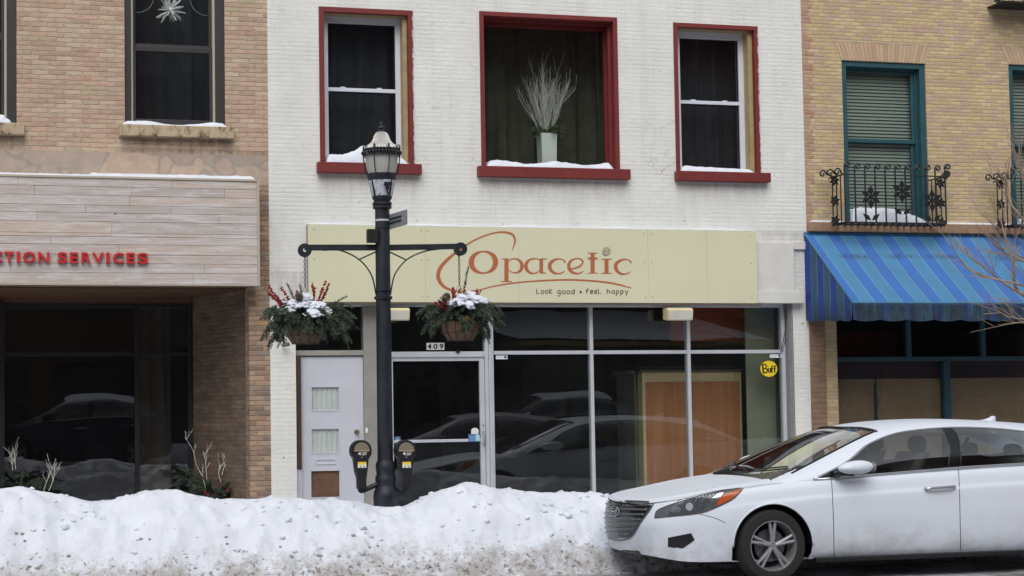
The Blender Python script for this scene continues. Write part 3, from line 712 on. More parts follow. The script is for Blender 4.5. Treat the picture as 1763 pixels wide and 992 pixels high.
# stickers
def sticker(label, r_, y, build):
    t_ = thing('window_sticker', ((r_[0] + r_[1]) / 2, y, r_[2]), label, 'sticker', 'stickers on the shop glass'); build(t_, r_, y); return t_
def disc(mb, c, rx, rz, y0, y1, n=32): mb.prism([(c[0] + rx * math.cos(2 * math.pi * k / n), c[1] + rz * math.sin(2 * math.pi * k / n)) for k in range(n)], y0, y1)
def ring_pts(c, rx, rz, n=40, a0=0, a1=2 * math.pi): return [(c[0] + rx * math.cos(a0 + (a1 - a0) * k / n), c[1] + rz * math.sin(a0 + (a1 - a0) * k / n)) for k in range(n + 1)]
def buff(t_, r_, y):
    c = ((r_[0] + r_[1]) / 2, (r_[2] + r_[3]) / 2); rx, rz = (r_[1] - r_[0]) / 2, (r_[3] - r_[2]) / 2
    m = MB(); disc(m, c, rx, rz, y - .002, y - .001); m.build('disc', YEL, t_)
    m = MB(); m.ribbon(ring_pts(c, rx * .97, rz * .97), [.008] * 41, y - .003, y - .002)
    def S(pts, w=.016): m.ribbon([(c[0] + a * rx, c[1] + b * rz) for a, b in pts], [w] * len(pts), y - .003 - .0002 * S.k, y - .002); S.k += 1
    S.k = 1
    S([(-.68, .52), (-.6, -.5)], .022); S([(-.68, .5), (-.38, .5), (-.22, .3), (-.35, .06), (-.58, .02)]); S([(-.38, .04), (-.15, -.12), (-.22, -.42), (-.6, -.5)])
    S([(-.06, .08), (-.06, -.3), (.04, -.42), (.16, -.3), (.17, .08)]); S([(.17, .08), (.2, -.42)])
    for q in (.36, .66): S([(q + .14, .28), (q, .3), (q - .04, .1), (q - .02, -.46)]); S([(q - .14, -.02), (q + .12, .0)], .012)
    m.build('printed_word', BLACK, t_)
sticker('round yellow sticker reading Buff high on the right shop pane', rect(1307.5, 620, 1339, 650, YS), YS - .003, buff)
def strip(t_, r_, y):
    m = MB(); m.box(r_[0], r_[1], y - .002, y - .001, r_[2], r_[3]); m.build('label', WHITE, t_)
    m = MB(); disc(m, (r_[1] - .028, (r_[2] + r_[3]) / 2), .018, .016, y - .003, y - .002); m.build('blue_seal', BLUEP, t_)
    m = MB(); zc_ = (r_[2] + r_[3]) / 2; m.box(r_[0] + .01, r_[1] - .06, y - .003, y - .002, zc_ - .003, zc_ + .003); m.build('fine_print', plain('grey_print', lin(140,150,170), .5), t_)
sticker('small white strip sticker with blue seal at the top left of the first pane', rect(853.5, 612, 873.5, 618.5, YS), YS - .003, strip)
sticker('small white strip sticker with blue seal above the yellow round one', rect(1325, 610, 1345, 616, YS), YS - .003, strip)
def blue_round(t_, r_, y):
    m = MB(); m.box(r_[0], r_[1], y - .002, y - .001, r_[2], r_[3]); m.build('label', plain('deep_blue', lin(30,50,110), .5), t_)
    c = ((r_[0] + r_[1]) / 2, (r_[2] + r_[3]) / 2); q = (r_[1] - r_[0]) * .36
    m = MB(); m.ribbon(ring_pts(c, q, q), [.005] * 41, y - .003, y - .002); m.ribbon([(c[0] - q * .4, c[1]), (c[0] + q * .4, c[1])], [.02, .02], y - .0035, y - .002); m.build('emblem', plain('pale_blue', lin(180,200,230), .5), t_)
sticker('small dark blue square sticker beside the right parking meter', rect(679, 751, 690, 763, YS), YS - .003, blue_round)
def hours(t_, r_, y):
    m = MB(); m.box(r_[0], r_[1], y - .002, y - .001, r_[2], r_[3]); m.build('label', plain('hours_blue', lin(62,110,160), .5), t_)
    m = MB(); a = r_[0] + (r_[1] - r_[0]) * .62; m.box(a, r_[1] - .004, y - .003, y - .002, r_[2] + .008, r_[3] - .008); m.build('pale_block', plain('pale_aqua', lin(170,205,220), .5), t_)
    m = MB()
    for k in range(4): z = r_[2] + .014 + k * .016; m.box(r_[0] + .01, a - .01, y - .003, y - .002, z, z + .006)
    m.build('printed_lines', plain('aqua_print', lin(150,180,210), .5), t_)
sticker('blue rectangular notice on the glass door beside its handle', rect(805, 747.5, 825, 760.5, YS), YS - .032, hours)
def shell(t_, r_, y):
    c = ((r_[0] + r_[1]) / 2, (r_[2] + r_[3]) / 2); rr = (r_[1] - r_[0]) / 2
    m = MB(); m.prism([(c[0] + rr * (1 + .06 * math.cos(9 * q)) * math.cos(q), c[1] + rr * .85 * math.sin(q) if math.sin(q) > -.3 else c[1] - rr * .8 + rr * .1 * math.cos(q)) for q in [2 * math.pi * k / 40 for k in range(40)]], y - .002, y - .001); m.build('label', WHITE, t_)
sticker('round white scalloped decal above the blue notice on the glass door', rect(811, 737, 824, 748, YS), YS - .003, shell)

# ------------------------------------------------------------------ cream shop sign
ysn = -.12
sx0, sx1, sz0, sz1 = rect(530.4, 385, 1302, 399, ysn)[0], rect(530.4, 385, 1302, 399, ysn)[1], W(900, 521, ysn).z, W(900, 391.5, ysn).z
cs = thing('shop_sign', ((sx0 + sx1) / 2, ysn, sz0), 'long cream fascia sign reading Opacetic with brown swoosh and slogan', 'sign')
m = MB(); seams = [sx0, wx(732, 450, ysn), wx(893, 450, ysn), wx(1116, 450, ysn), wx(1217, 450, ysn), sx1]
for a, b in zip(seams, seams[1:]): m.box(a + (.001 if a != sx0 else 0), b - .001, ysn, ysn + .02, sz0, sz1)
m.build('panel', CREAM, cs)
m = MB(); m.box(sx0, sx1, ysn + .02, -.001, sz0 + .003, sz1 - .003); m.build('backing_frame', ALUD, cs)
m = MB(); m.box(sx0, sx1 + .06, ysn + .01, .0 - .002, sz0 - .022, sz0 - .001); m.build('lower_rail', plain('brown_grey_rail', lin(110,96,88), .6), cs)
m = MB()
for px in (541, 726, 737, 1110, 1122, 1293):
    for z in (sz0 + .07, sz0 + (sz1 - sz0) * .55, sz1 - .06):
        c_ = wx(px, 450, ysn); m.lathe([(.0075, -.003), (.0075, 0)], (c_, ysn, z), 8, 'y')
m.build('screw', plain('screw_grey', lin(130,126,104), .5), cs)
def U(u, v): p = W(740 + u / 4.639, 380 + v / 4.639, ysn); return (p.x, p.z)
upx = (W(841, 450, ysn).x - W(741, 450, ysn).x) / 463.9
let = MB(); lay = [0]
def stroke(mb, pts, wid, n=8, y=ysn, closed=False):
    sp = smooth_path([(a, b, w) for (a, b), w in zip(pts, wid if isinstance(wid, (list, tuple)) else [wid] * len(pts))], n) if n else [Vector((a, b, w)) for (a, b), w in zip(pts, wid if isinstance(wid, (list, tuple)) else [wid] * len(pts))]
    lay[0] += 1
    mb.ribbon([U(p.x, p.y) for p in sp], [max(.5, p.z) * upx for p in sp], y - .0016 - .00012 * (lay[0] % 14), y - .0001, closed)
def ring(mb, cx, cy, rx, ry, wfun, tilt=0):
    pts, wd = [], []
    for k in range(49):
        q = 2 * math.pi * k / 48; x, y = rx * math.cos(q), ry * math.sin(q)
        pts.append((cx + x * math.cos(tilt) - y * math.sin(tilt), cy + x * math.sin(tilt) + y * math.cos(tilt))); wd.append(wfun(q))
    stroke(mb, pts, wd, 0, closed=True)
sw_ = MB()
stroke(sw_, [(655,238),(673,195),(680,150),(660,112),(610,94),(540,94),(450,117),(360,155),(290,196),(200,262),(130,322),(82,382),(66,440),(84,495),(130,538),(200,562),(300,566),(400,552),(500,527),(650,501),(800,486),(950,477),(1100,473),(1250,478),(1400,492),(1500,509),(1608,538)],
       [4,12,17,18,16,13,12,12,14,20,25,29,31,28,20,14,10,9,10,11,12,13,13,14,15,14,8])
sw_.build('swoosh', ORAW, cs)
def nl():
    let.build('letter', ORAW, cs); return MB()
ring(let, 428, 333, 97, 86, lambda q: 12 + 31 * abs(math.cos(q)) ** 1.6, -.06)
let = nl()
stroke(let, [(612,302),(612,486)], 34, 0); stroke(let, [(570,487),(656,487)], 8, 0); stroke(let, [(568,306),(600,308),(618,322)], [5,9,14], 6)
stroke(let, [(622,330),(650,308),(690,306),(726,330),(736,364),(722,400),(690,416),(655,412),(626,390)], [4,8,12,22,29,22,12,8,4])
let = nl()
stroke(let, [(898,322),(850,304),(800,312),(772,340),(768,372),(786,406),(822,422),(856,414),(880,392)], [4,9,16,25,28,22,13,8,4])
stroke(let, [(890,306),(890,418)], 30, 0); stroke(let, [(884,306),(934,306)], 8, 0); stroke(let, [(884,417),(932,419)], [12,4], 0)
let = nl()
for dx, dy in ((0, 0), (527, 4)):
    stroke(let, [(1079+dx,334+dy),(1070+dx,316+dy),(1040+dx,306+dy),(1000+dx,312+dy),(966+dx,336+dy),(957+dx,368+dy),(972+dx,402+dy),(1008+dx,422+dy),(1046+dx,420+dy),(1078+dx,402+dy)], [16,9,9,17,27,30,25,15,9,5])
    let = nl()
stroke(let, [(1118,386),(1155,381),(1200,362),(1220,338)], [9,11,13,12]); stroke(let, [(1219,348),(1222,326),(1203,307),(1170,304),(1132,318),(1110,350),(1116,390),(1150,418),(1190,422),(1228,404)], [8,14,12,10,17,25,27,19,12,7])
let = nl()
stroke(let, [(1300,262),(1300,420)], 34, 0); stroke(let, [(1260,260),(1340,260)], 8, 0); stroke(let, [(1258,303),(1342,303)], 9, 0); stroke(let, [(1270,303),(1330,303)], 20, 0); stroke(let, [(1258,420),(1342,420)], 7, 0)
let = nl()
stroke(let, [(1411,310),(1411,420)], 34, 0); stroke(let, [(1370,308),(1450,308)], 8, 0); stroke(let, [(1368,421),(1452,421)], 7, 0)
let.build('letter', ORAW, cs)
dot = MB(); ring(dot, 1411, 245, 30, 32, lambda q: 4 + 2 * math.sin(q)); ring(dot, 1411, 245, 20, 20, lambda q: 4)
stroke(dot, [(1396,240),(1404,250),(1411,240),(1418,250),(1427,240)], 4, 4); stroke(dot, [(1378,262),(1390,276),(1410,282)], 3, 4)
dot.build('spiral_dot', plain('grey_brown_ink', lin(110,96,88), .6), cs)
GL = {'L': [[(.0,1.45),(.05,0),(.75,.05)]], 'o': [[(.5,1),(.12,.8),(.1,.25),(.5,0),(.85,.3),(.85,.8),(.5,1)]], 'k': [[(.1,1.4),(.1,0)],[(.8,1.3),(.12,.55),(.8,0)]],
      'g': [[(.8,.95),(.4,1),(.1,.6),(.4,.15),(.8,.4)],[(.8,1),(.8,-.3),(.45,-.62),(.05,-.4)]], 'd': [[(.8,.85),(.4,.95),(.1,.5),(.35,.05),(.8,.25)],[(.85,1.5),(.85,0)]], 'f': [[(.85,1.3),(.45,1.35),(.3,1),(.3,0)],[(0,.85),(.75,.85)]],
      'e': [[(.12,.5),(.8,.6),(.6,1),(.2,.85),(.1,.4),(.4,0),(.85,.15)]], 'h': [[(.1,1.5),(.1,0)],[(.1,.65),(.5,1),(.8,.7),(.8,0)]], 'a': [[(.8,.85),(.4,1),(.1,.5),(.4,.05),(.8,.35)],[(.82,1),(.85,0)]],
      'p': [[(.12,1),(.12,-.6)],[(.12,.85),(.55,1),(.85,.6),(.55,.1),(.12,.25)]], 'y': [[(.05,1),(.45,.25)],[(.9,1),(.3,-.5)]]}
tx = MB()
def word(s, u0, u1, v0, xh_, w, base=lambda u: 0):
    cw = (u1 - u0) / len(s)
    for i, ch in enumerate(s):
        mb = MB()
        for st_ in GL[ch]: stroke(mb, [(u0 + cw * (i + .08 + .8 * a), v0 + base(u0 + cw * i) - b * xh_) for a, b in st_], w, 5 if len(st_) > 3 else 0)
        mb.build('slogan_letter', INK, cs)
word('Look', 850, 985, 584, 27, 6); word('good', 1014, 1163, 586, 27, 6); word('feeL', 1243, 1377, 583, 27, 6); word('happy', 1410, 1590, 586, 28, 6)
ring(tx, 1205, 571, 5, 5, lambda q: 10); tx.build('slogan_dot', INK, cs)
# white boarded cornice right of the sign
m = MB(); r_ = rect(1303, 418, 1363, 503, 0); m.box(sx1 + .005, r_[1], -.07, -.001, r_[2], r_[3]); r2 = rect(1304, 503, 1378, 523, 0); m.box(sx1 + .005, r2[1], -.11, -.001, r2[2], r2[3] - .003); r3 = rect(1365, 503, 1389, 521, 0)
m.box(r_[1] + .005, XR - .002, -.03, -.001, W(0, 414).z, W(0, 398).z)
m.build('cornice_boards', WPAINT, wb_, bevel=.006)
snow_on('sign_snow', 'faint line of snow along the top of the cream shop sign', sx0, sx1, ysn, -.005, sz1, lambda u: .016 + .008 * math.sin(u * 30), seed=12, nx=160)

# wall lamps under the sign
for px, lab in ((684, 'cream boxy floodlight under the sign half hidden by the lamp post'), (1171.5, 'cream boxy floodlight under the sign above the right mullion')):
    y = -.17; a = rect(px - 21.5, 530, px + 21.5, 552, y)
    fl = thing('flood_light', ((a[0] + a[1]) / 2, 0, a[2]), lab, 'flood light', 'cream floodlights under the shop sign')
    m = MB(); rows = []
    for k, (x) in enumerate((a[0], a[1])):
        pass
    prof = [(y + .16, a[3]), (y + .02, a[3]), (y - .01, a[3] - .015), (y - .02, a[3] - .03), (y - .0, a[2] + .01), (y + .03, a[2]), (y + .16, a[2] + .02)]
    A = [m.v((a[0], q, z)) for q, z in prof]; B = [m.v((a[1], q, z)) for q, z in prof]; n = len(prof)
    for i in range(n): m.bm.faces.new((A[i], A[(i+1) % n], B[(i+1) % n], B[i]))
    m.bm.faces.new(A); m.bm.faces.new(B)
    m.build('housing', plain('cream_housing', lin(206,196,160), .5), fl, bevel=.01)
    m = MB(); m.grid([[(a[0] + .02, y - .021, a[3] - .04), (a[1] - .015, y - .021, a[3] - .04)], [(a[0] + .02, y - .004, a[2] + .012), (a[1] - .015, y - .004, a[2] + .012)]]); m.build('lens', plain('frosted_lens', lin(200,198,188), .35), fl)
    m = MB(); m.box((a[0] + a[1]) / 2 - .03, (a[0] + a[1]) / 2 + .03, y + .16, .1, a[2] + .04, a[2] + .09); m.build('bracket', ALUD, fl)
# camera at the left edge, bell, cable
p = W(492, 590, -.1); sc_ = thing('security_camera', (p.x, 0, p.z), 'small grey wall camera low left of the white door', 'camera')
m = MB(); m.tube([(p.x + .03, -.13, p.z - .02), (p.x - .03, -.05, p.z - .03)], .022, 12); m.build('body', plain('camera_grey', lin(96,96,94), .6), sc_, bevel=.003)
m = MB(); m.tube([(p.x, -.07, p.z - .03), (p.x + .02, -.04, p.z + .045), (p.x + .02, .0, p.z + .045)], .008, 8); m.build('arm', plain('camera_grey_arm', lin(110,108,104), .6), sc_)
p = W(631, 741, YS - .04); m = MB(); m.box(p.x - .014, p.x + .014, YS - .055, YS - .04, p.z - .03, p.z + .03); tag(m.build('door_bell', WHITE, bevel=.004), 'small white bell push on the grey post beside the pale door', 'door bell')
m = MB(); 
for k, px in enumerate((1349, 1352)):
    m.tube(smooth_path([W(px, 522, .0), W(px + 3, 560, .09), W(px + 1, 580, .1), W(px - 5, 606, .1)], 5), .005, 6)
tag(m.build('loose_cable', BLACKF, None, True), 'dark loose cable hanging down the right end of the shopfront', 'cable')

# ------------------------------------------------------------------ vase with branches
vy = .50
v0 = rect(931, 229, 961, 285, vy)
vs_ = thing('branch_vase', ((v0[0] + v0[1]) / 2, vy + .08, sl[1][3]), 'tall square white vase of white twigs and pine standing in the middle red window', 'vase')
vx = (v0[0] + v0[1]) / 2; vw = (v0[1] - v0[0]) / 2; vz = v0[3]
m = MB(); m.grid([[(vx - vw*.9*k, vy + .1 - vw*.9*k, zz), (vx + vw*.9*k, vy + .1 - vw*.9*k, zz), (vx + vw*.9*k, vy + .1 + vw*.9*k, zz), (vx - vw*.9*k, vy + .1 + vw*.9*k, zz)] for k, zz in ((.88, sl[1][3] - .06), (1, vz), (.9, vz), (.85, vz - .1))], True)
m.build('vase', plain('white_vase', lin(222,226,218), .5, .03), vs_, bevel=.006)
def twig_tree(mb, p, d, L, r, depth, rnd, spread=.5, up=.1, kids=3, rmin=.0012):
    pts = [Vector(p)]; dd = Vector(d).normalized(); n = 4
    for k in range(n):
        dd = (dd + Vector((rnd.uniform(-1, 1), rnd.uniform(-1, 1), rnd.uniform(-1, 1))) * .10 + Vector((0, 0, up * .3))).normalized(); pts.append(pts[-1] + dd * L / n)
    mb.tube(pts, [max(rmin, r * (1 - .55 * k / n)) for k in range(n + 1)], 5 if r < .01 else 8)
    if depth > 0:
        for k in range(kids):
            i = rnd.randint(1, n); q = pts[i]; nd = (dd + Vector((rnd.uniform(-1, 1), rnd.uniform(-1, 1) * .8, rnd.uniform(-.3, 1))) * spread).normalized()
            twig_tree(mb, q, nd, L * rnd.uniform(.5, .75), r * .6, depth - 1, rnd, spread, up, kids, rmin)
rnd = random.Random(5); m = MB()
for k in range(26):
    a = rnd.uniform(-.44, .44); twig_tree(m, (vx + a * .08, vy + .1 + rnd.uniform(-.03, .03), vz - .1), (a, rnd.uniform(-.25, .25), 1.15), .50 + rnd.uniform(-.12, .06), .0042, 2, rnd, .42, .22, 4, .0013)
m.build('white_twigs', plain('white_twig', lin(214,212,204), .7), vs_)
NEED = None
def needle_mat(name, stops):
    t = NT(name); g = t.n('NewGeometry'); c = t.ramp(g.outputs['Random Per Island'], stops); c = t.mix(t.mr(t.noise(8, 3), .4, .6, 0, .4), c, lin(52,60,50)); return t.fin(c, .6)
NEED = needle_mat('spruce_needles', [(0, lin(38,52,44)), (.4, lin(56,74,62)), (.75, lin(80,98,80)), (1, lin(110,124,98))])
BARK = plain('twig_bark', lin(84,66,50), .9, .2, 30)
def needle(mb, p, d, L, w):
    s_ = d.cross(Vector((random.uniform(-1, 1), random.uniform(-1, 1), random.uniform(-1, 1))))
    if s_.length < 1e-5: return
    s_ = s_.normalized() * w / 2; mb.face([p - s_ * .6, p + s_ * .6, p + d * L * .6 + s_, p + d * L, p + d * L * .6 - s_])
def bough(mn, ms, p, d, L, droop, rnd, nl=.032, nw=.0042, dens=190, side=True, r=.004, up0=.0):
    pts = [Vector(p)]; dd = Vector(d).normalized(); n = 8
    for k in range(n):
        dd = (dd + Vector((0, 0, -droop * (.4 + k / n))) * .22 + Vector((rnd.uniform(-1, 1), rnd.uniform(-1, 1), rnd.uniform(-1, 1))) * .05).normalized(); pts.append(pts[-1] + dd * L / n)
    ms.tube(pts, [r * (1 - .7 * k / n) for k in range(n + 1)], 5)
    for k in range(int(L * dens)):
        t = rnd.uniform(.08, 1) * n; i = min(n - 1, int(t)); q = pts[i].lerp(pts[i+1], t - i); ax = (pts[i+1] - pts[i]).normalized()
        a = rnd.uniform(0, 2 * math.pi); o1 = ax.orthogonal().normalized(); o2 = ax.cross(o1); rad = o1 * math.cos(a) + o2 * math.sin(a)
        needle(mn, q, (ax * .62 + rad * rnd.uniform(.6, 1.0)).normalized(), nl * rnd.uniform(.7, 1.1) * (1 - .35 * (t / n) ** 3), nw)
    if side:
        for k in range(int(2 + L * 8)):
            t = rnd.uniform(.15, .85) * n; i = min(n - 1, int(t)); q = pts[i]; ax = (pts[i+1] - pts[i]).normalized()
            sd_ = ax.cross(Vector((0, 0, 1))); sd_ = sd_.normalized() if sd_.length > .01 else Vector((1, 0, 0))
            bough(mn, ms, q, (ax + sd_ * rnd.choice((-1, 1)) * rnd.uniform(.6, 1) + Vector((0, 0, rnd.uniform(-.3, .15)))), L * (1 - t / n * .6) * rnd.uniform(.25, .45), droop, rnd, nl, nw, dens, False, r * .6)
mn, ms = MB(), MB()
for k in range(46):
    a = rnd.uniform(0, 2 * math.pi); bough(mn, ms, (vx, vy + .06, vz + .01), (math.cos(a), math.sin(a) * .5 - .15, rnd.uniform(.05, 1.0)), rnd.uniform(.13, .23), .5, rnd, .036, .0045, 500, False, .003)
mn.build('pine_sprays', needle_mat('bright_pine_needles', [(0, lin(70,96,60)), (.5, lin(96,124,78)), (1, lin(128,150,100))]), vs_, fixn=False); ms.build('pine_stems', BARK, vs_)

# ------------------------------------------------------------------ right: yellow brick building
rb = thing('yellow_brick_building', (XR, 0, SW), 'yellow brick building with teal framed windows above a papered shopfront', 'building')
G1 = rect(1452.6, 107, 1597, 385); G2 = rect(1740.6, 114, 1890, 395)
zle0, zle1 = W(1500, 401).z, W(1395, 383).z
sxa = W(1441, 600, 0).x; zsf = W(1500, 500, 0).z
m = MB(); wall_mesh(m, XR, 14.5, SW, TOP, [G1[:2] + (zle1, G1[3]), G2[:2] + (zle1, G2[3]), (sxa, 14.2, SW - .001, zsf)], .3)
m.build('wall', YB, rb)
m = MB(); m.box(XR + .01, 14.5, -.07, .05, zle0, zle1); m.build('stone_ledge', LEDGE, rb, bevel=.01)
LINT = NT('lintel_brick'); g = LINT.n('NewGeometry'); cc = LINT.ramp(g.outputs['Random Per Island'], [(0, lin(178,150,122)), (.5, lin(194,170,140)), (1, lin(188,156,130))]); cc = LINT.mix(LINT.mr(LINT.noise(30, 4, .7), .4, .7, 0, .4), cc, lin(160,130,106)); LINT.bump(LINT.noise(60, 3), .004, .6); LINT = LINT.fin(cc, .9)
MORT = plain('mortar', lin(154,140,124), .95)
for G in (G1, G2):
    m = MB(); n = 24; zb = G[3]; zt_ = zb + .235
    for i in range(n):
        def q(u, z):
            x = G[0] + (G[1] - G[0]) * u; c = (G[0] + G[1]) / 2; return x + (x - c) * .16 * (z - zb) / .235
        a, b = (i + .10) / n, (i + .90) / n
        m.prism([(q(a, zb), zb + .004), (q(b, zb), zb + .004), (q(b, zt_), zt_ + .015 * math.sin(i)), (q(a, zt_), zt_ + .015 * math.sin(i))], -.004, .0)
    m.build('brick_lintel', LINT, rb)
    m = MB(); c = (G[0] + G[1]) / 2; m.prism([(G[0], zb), (G[1], zb), (G[1] + (G[1] - c) * .17, zt_ + .01), (G[0] - (c - G[0]) * .17, zt_ + .01)], -.0022, -.0004); m.build('lintel_mortar', MORT, rb)
BLIND = plain('grey_green_blind', lin(150,160,150), .6, .06, 3)
for G in (G1, G2):
    x0, x1, z1 = G[0], G[1], G[3]; z0 = zle1
    fr = frame(MB(), x0, x1, z0, z1, .02, .1, .075, .075, .0, .07).build('window', TEAL, rb, bevel=.006)
    frame(MB(), x0 + .03, x1 - .03, z0, z1 - .03, .1, .18, .045, .07, .0, .06).build('inner_frame', TEAL, fr, bevel=.004)
    zm = W(1500, 244, .15).z
    frame(MB(), x0 + .075, x1 - .1, zm - .02, z1 - .09, .12, .15, .03, .045, .05, .03).build('sash', TEAL, fr, bevel=.004)
    frame(MB(), x0 + .075, x1 - .1, z0 + .05, zm + .02, .152, .18, .03, .045, .06, .05).build('sash', TEAL, fr, bevel=.004)
    for c, d, y in ((zm + .02, z1 - .1, .135), (z0 + .1, zm - .02, .165)):
        m = MB(); m.face([(x0 + .1, y, c), (x1 - .13, y, c), (x1 - .13, y, d), (x0 + .1, y, d)]); m.build('pane', glass('house_glass', (.8, .84, .84, 1), 2.2) if G is G1 and d > zm else bpy.data.materials['house_glass'], fr)
    m = MB(); z = z1 - .1
    while z > z0 + .02:
        m.face([(x0 + .08, .222, z), (x1 - .1, .222, z), (x1 - .1, .206, z - .038), (x0 + .08, .206, z - .038)]); m.face([(x0 + .08, .228, z - .038), (x1 - .1, .228, z - .038), (x1 - .1, .206, z - .038), (x0 + .08, .206, z - .038)]); z -= .0445
    m.build('blind_slats', BLIND, fr, fixn=False)
    m = MB()
    for k in (.16,): m.box(x0 + .1 + (x1 - x0) * .05, x0 + .104 + (x1 - x0) * .05, .195, .2, z0 + .3, z1 - .1)
    m.build('blind_cord', BLIND, fr)
    room('window_room', DARKIN, rb, x0 - .2, x1 + .2, .31, 1.4, z0 - .2, z1 + .2)
snow_on('sill_snow', 'rounded snow heap behind the iron railing at the foot of the teal window', G1[0] + .07, G1[1] - .05, -.04, .12, zle1, lambda u: interp(u, [(0, .19), (.3, .20), (.6, .19), (.8, .12), (1, .05)]), seed=20)
snow_on('sill_snow', 'snow at the foot of the right edge teal window', G2[0] + .07, G2[1] - .05, -.04, .12, zle1, lambda u: .1, seed=24)
snow_on('ledge_snow', 'thin snow on the reddish stone ledge left of the iron railing', XR + .03, W(1452, 384).x, -.06, -.002, zle1, lambda u: .022, seed=21)
snow_on('ledge_snow', 'thin snow on the reddish stone ledge between the two iron railings', W(1600, 384).x, W(1738, 384).x, -.06, -.002, zle1, lambda u: .022, seed=22)

# balconets
def star(mb, c, r, y, n=6, rot=0):
    for k in range(n):
        a = rot + 2 * math.pi * k / n; d = (math.cos(a), math.sin(a)); e = (-d[1], d[0])
        mb.prism([(c[0] + d[0]*r*.12, c[1] + d[1]*r*.12), (c[0] + d[0]*r*.5 + e[0]*r*.27, c[1] + d[1]*r*.5 + e[1]*r*.27), (c[0] + d[0]*r, c[1] + d[1]*r), (c[0] + d[0]*r*.5 - e[0]*r*.27, c[1] + d[1]*r*.5 - e[1]*r*.27)], y - .004, y + .004)
    mb.prism([(c[0] + r*.2*math.cos(q), c[1] + r*.2*math.sin(q)) for q in [k*math.pi/6 for k in range(12)]], y - .009, y + .006)
def scroll_pts(x, z, r, sgn=1, turns=1.35, n=18):
    out = []
    for k in range(n + 1):
        t = k / n; a = math.pi * (0 if sgn < 0 else 1) - sgn * t * turns * 2 * math.pi; rr = r * (1 - .72 * t); out.append((x + sgn * r + rr * math.cos(a), z + rr * math.sin(a)))
    return out
def balconet(dx, label, bars_from=0):
    yf = -.40
    x0, x1 = W(1455, 340, yf).x + dx, W(1628, 340, yf).x + dx; zb, zr_ = W(1540, 384, yf).z, W(1540, 302, yf).z
    th = thing('window_railing', ((x0 + x1) / 2, 0, zb), label, 'railing', 'iron railings under the teal windows')
    m = MB(); m.tube([(x0, 0, zb), (x0, yf, zb), (x1, yf, zb), (x1, 0, zb)], .011, 6); m.tube([(x0, -.02, zr_), (x0, yf, zr_), (x1, yf, zr_), (x1, -.02, zr_)], .009, 6)
    for k in range(15): x = x0 + (x1 - x0) * (k + .5) / 15; m.tube([(x - .03, yf + .01, zb - .012), (x + .03, -.05, zb + .004)], .012, 5)
    m.build('rail_frame', IRON, th)
    n = 11
    for k in range(n):
        x = x0 + (x1 - x0) * k / (n - 1); zt_ = zr_ + .10 + (.02 if k in (0, n-1) else 0)
        m = MB(); sp = scroll_pts(x, zt_, .042, 1, 1.2)
        m.tube([(x, yf, zb)] + [(x, yf, zr_ + .05)] + [(a, yf, b) for a, b in sp], .0105, 6); m.build('baluster', IRON, th)
    for k in range(1, 4):
        for xx in (x0, x1): MB().tube([(xx, yf * k / 4, zb), (xx, yf * k / 4, zr_)], .008, 6).build('side_bar', IRON, th)
    for fx, fz in ((.25, .50), (.56, .63), (.86, .45)):
        m = MB(); c = (x0 + (x1 - x0) * fx, zb + (zr_ - zb) * fz + .02); star(m, c, .15, yf - .008, 6, math.pi / 2); m.build('flower', IRON, th)
    for fx, fz in ((.25, .0), (.56, .13), (.86, .0)):
        m = MB(); cx = x0 + (x1 - x0) * fx; cz = zb + (zr_ - zb) * fz + .02
        for s_ in (-1, 1):
            a = R(38); d = (s_ * math.cos(a), math.sin(a)); e = (-d[1], d[0]); L = .15
            m.prism([(cx + d[0]*.01, cz + d[1]*.01), (cx + d[0]*L*.5 + e[0]*.032, cz + d[1]*L*.5 + e[1]*.032), (cx + d[0]*L, cz + d[1]*L), (cx + d[0]*L*.5 - e[0]*.032, cz + d[1]*L*.5 - e[1]*.032)], yf - .012, yf - .005)
        m.build('leaf_pair', IRON, th)
    # side scrolls and side flowers, seen almost edge-on on the left, open on the right
    for xx, s_ in ((x0, -1), (x1, 1)):
        for fz in (.9, .48, .06):
            m = MB(); star(m, (xx + s_ * .045, zb + (zr_ - zb) * fz), .075, yf + .17, 6, .3); m.tube([(xx, yf + .17, zb + (zr_ - zb) * fz), (xx + s_ * .04, yf + .17, zb + (zr_ - zb) * fz)], .005, 5); m.build('flower', IRON, th)
        for q in range(3):
            m = MB(); sp = scroll_pts(xx + s_ * (.02 + q * .045), zr_ + .035, .05, s_, 1.1); m.tube([(xx, yf + .05 + q * .1, zr_)] + [(a, yf + .05 + q * .1, b) for a, b in sp], .0105, 6); m.build('scroll', IRON, th)
    return th
balconet(0, 'black iron railing with flowers and curled tops around the left teal window')
balconet(W(1725, 340, -.4).x - W(1437, 340, -.4).x, 'black iron railing with flowers cut off by the right edge of the photo')
# foot of an upper railing
xq = W(1728, 0, -.35).x; zq = W(1740, 4, -.35).z
th = thing('upper_railing', (xq + .6, 0, zq), 'underside of an iron railing at the very top right corner', 'railing')
m = MB(); m.box(xq, xq + 1.3, -.35, -.0, zq, zq + .02); m.build('base_plate', IRON, th)
m = MB(); star(m, (xq - .05, zq + .03), .07, -.3, 6, .3); m.build('flower', IRON, th)
for k in range(9): x = xq + k * .15; MB().tube([(x, -.33, zq + .02), (x, -.33, zq + .5)], .007, 6).build('baluster', IRON, th)

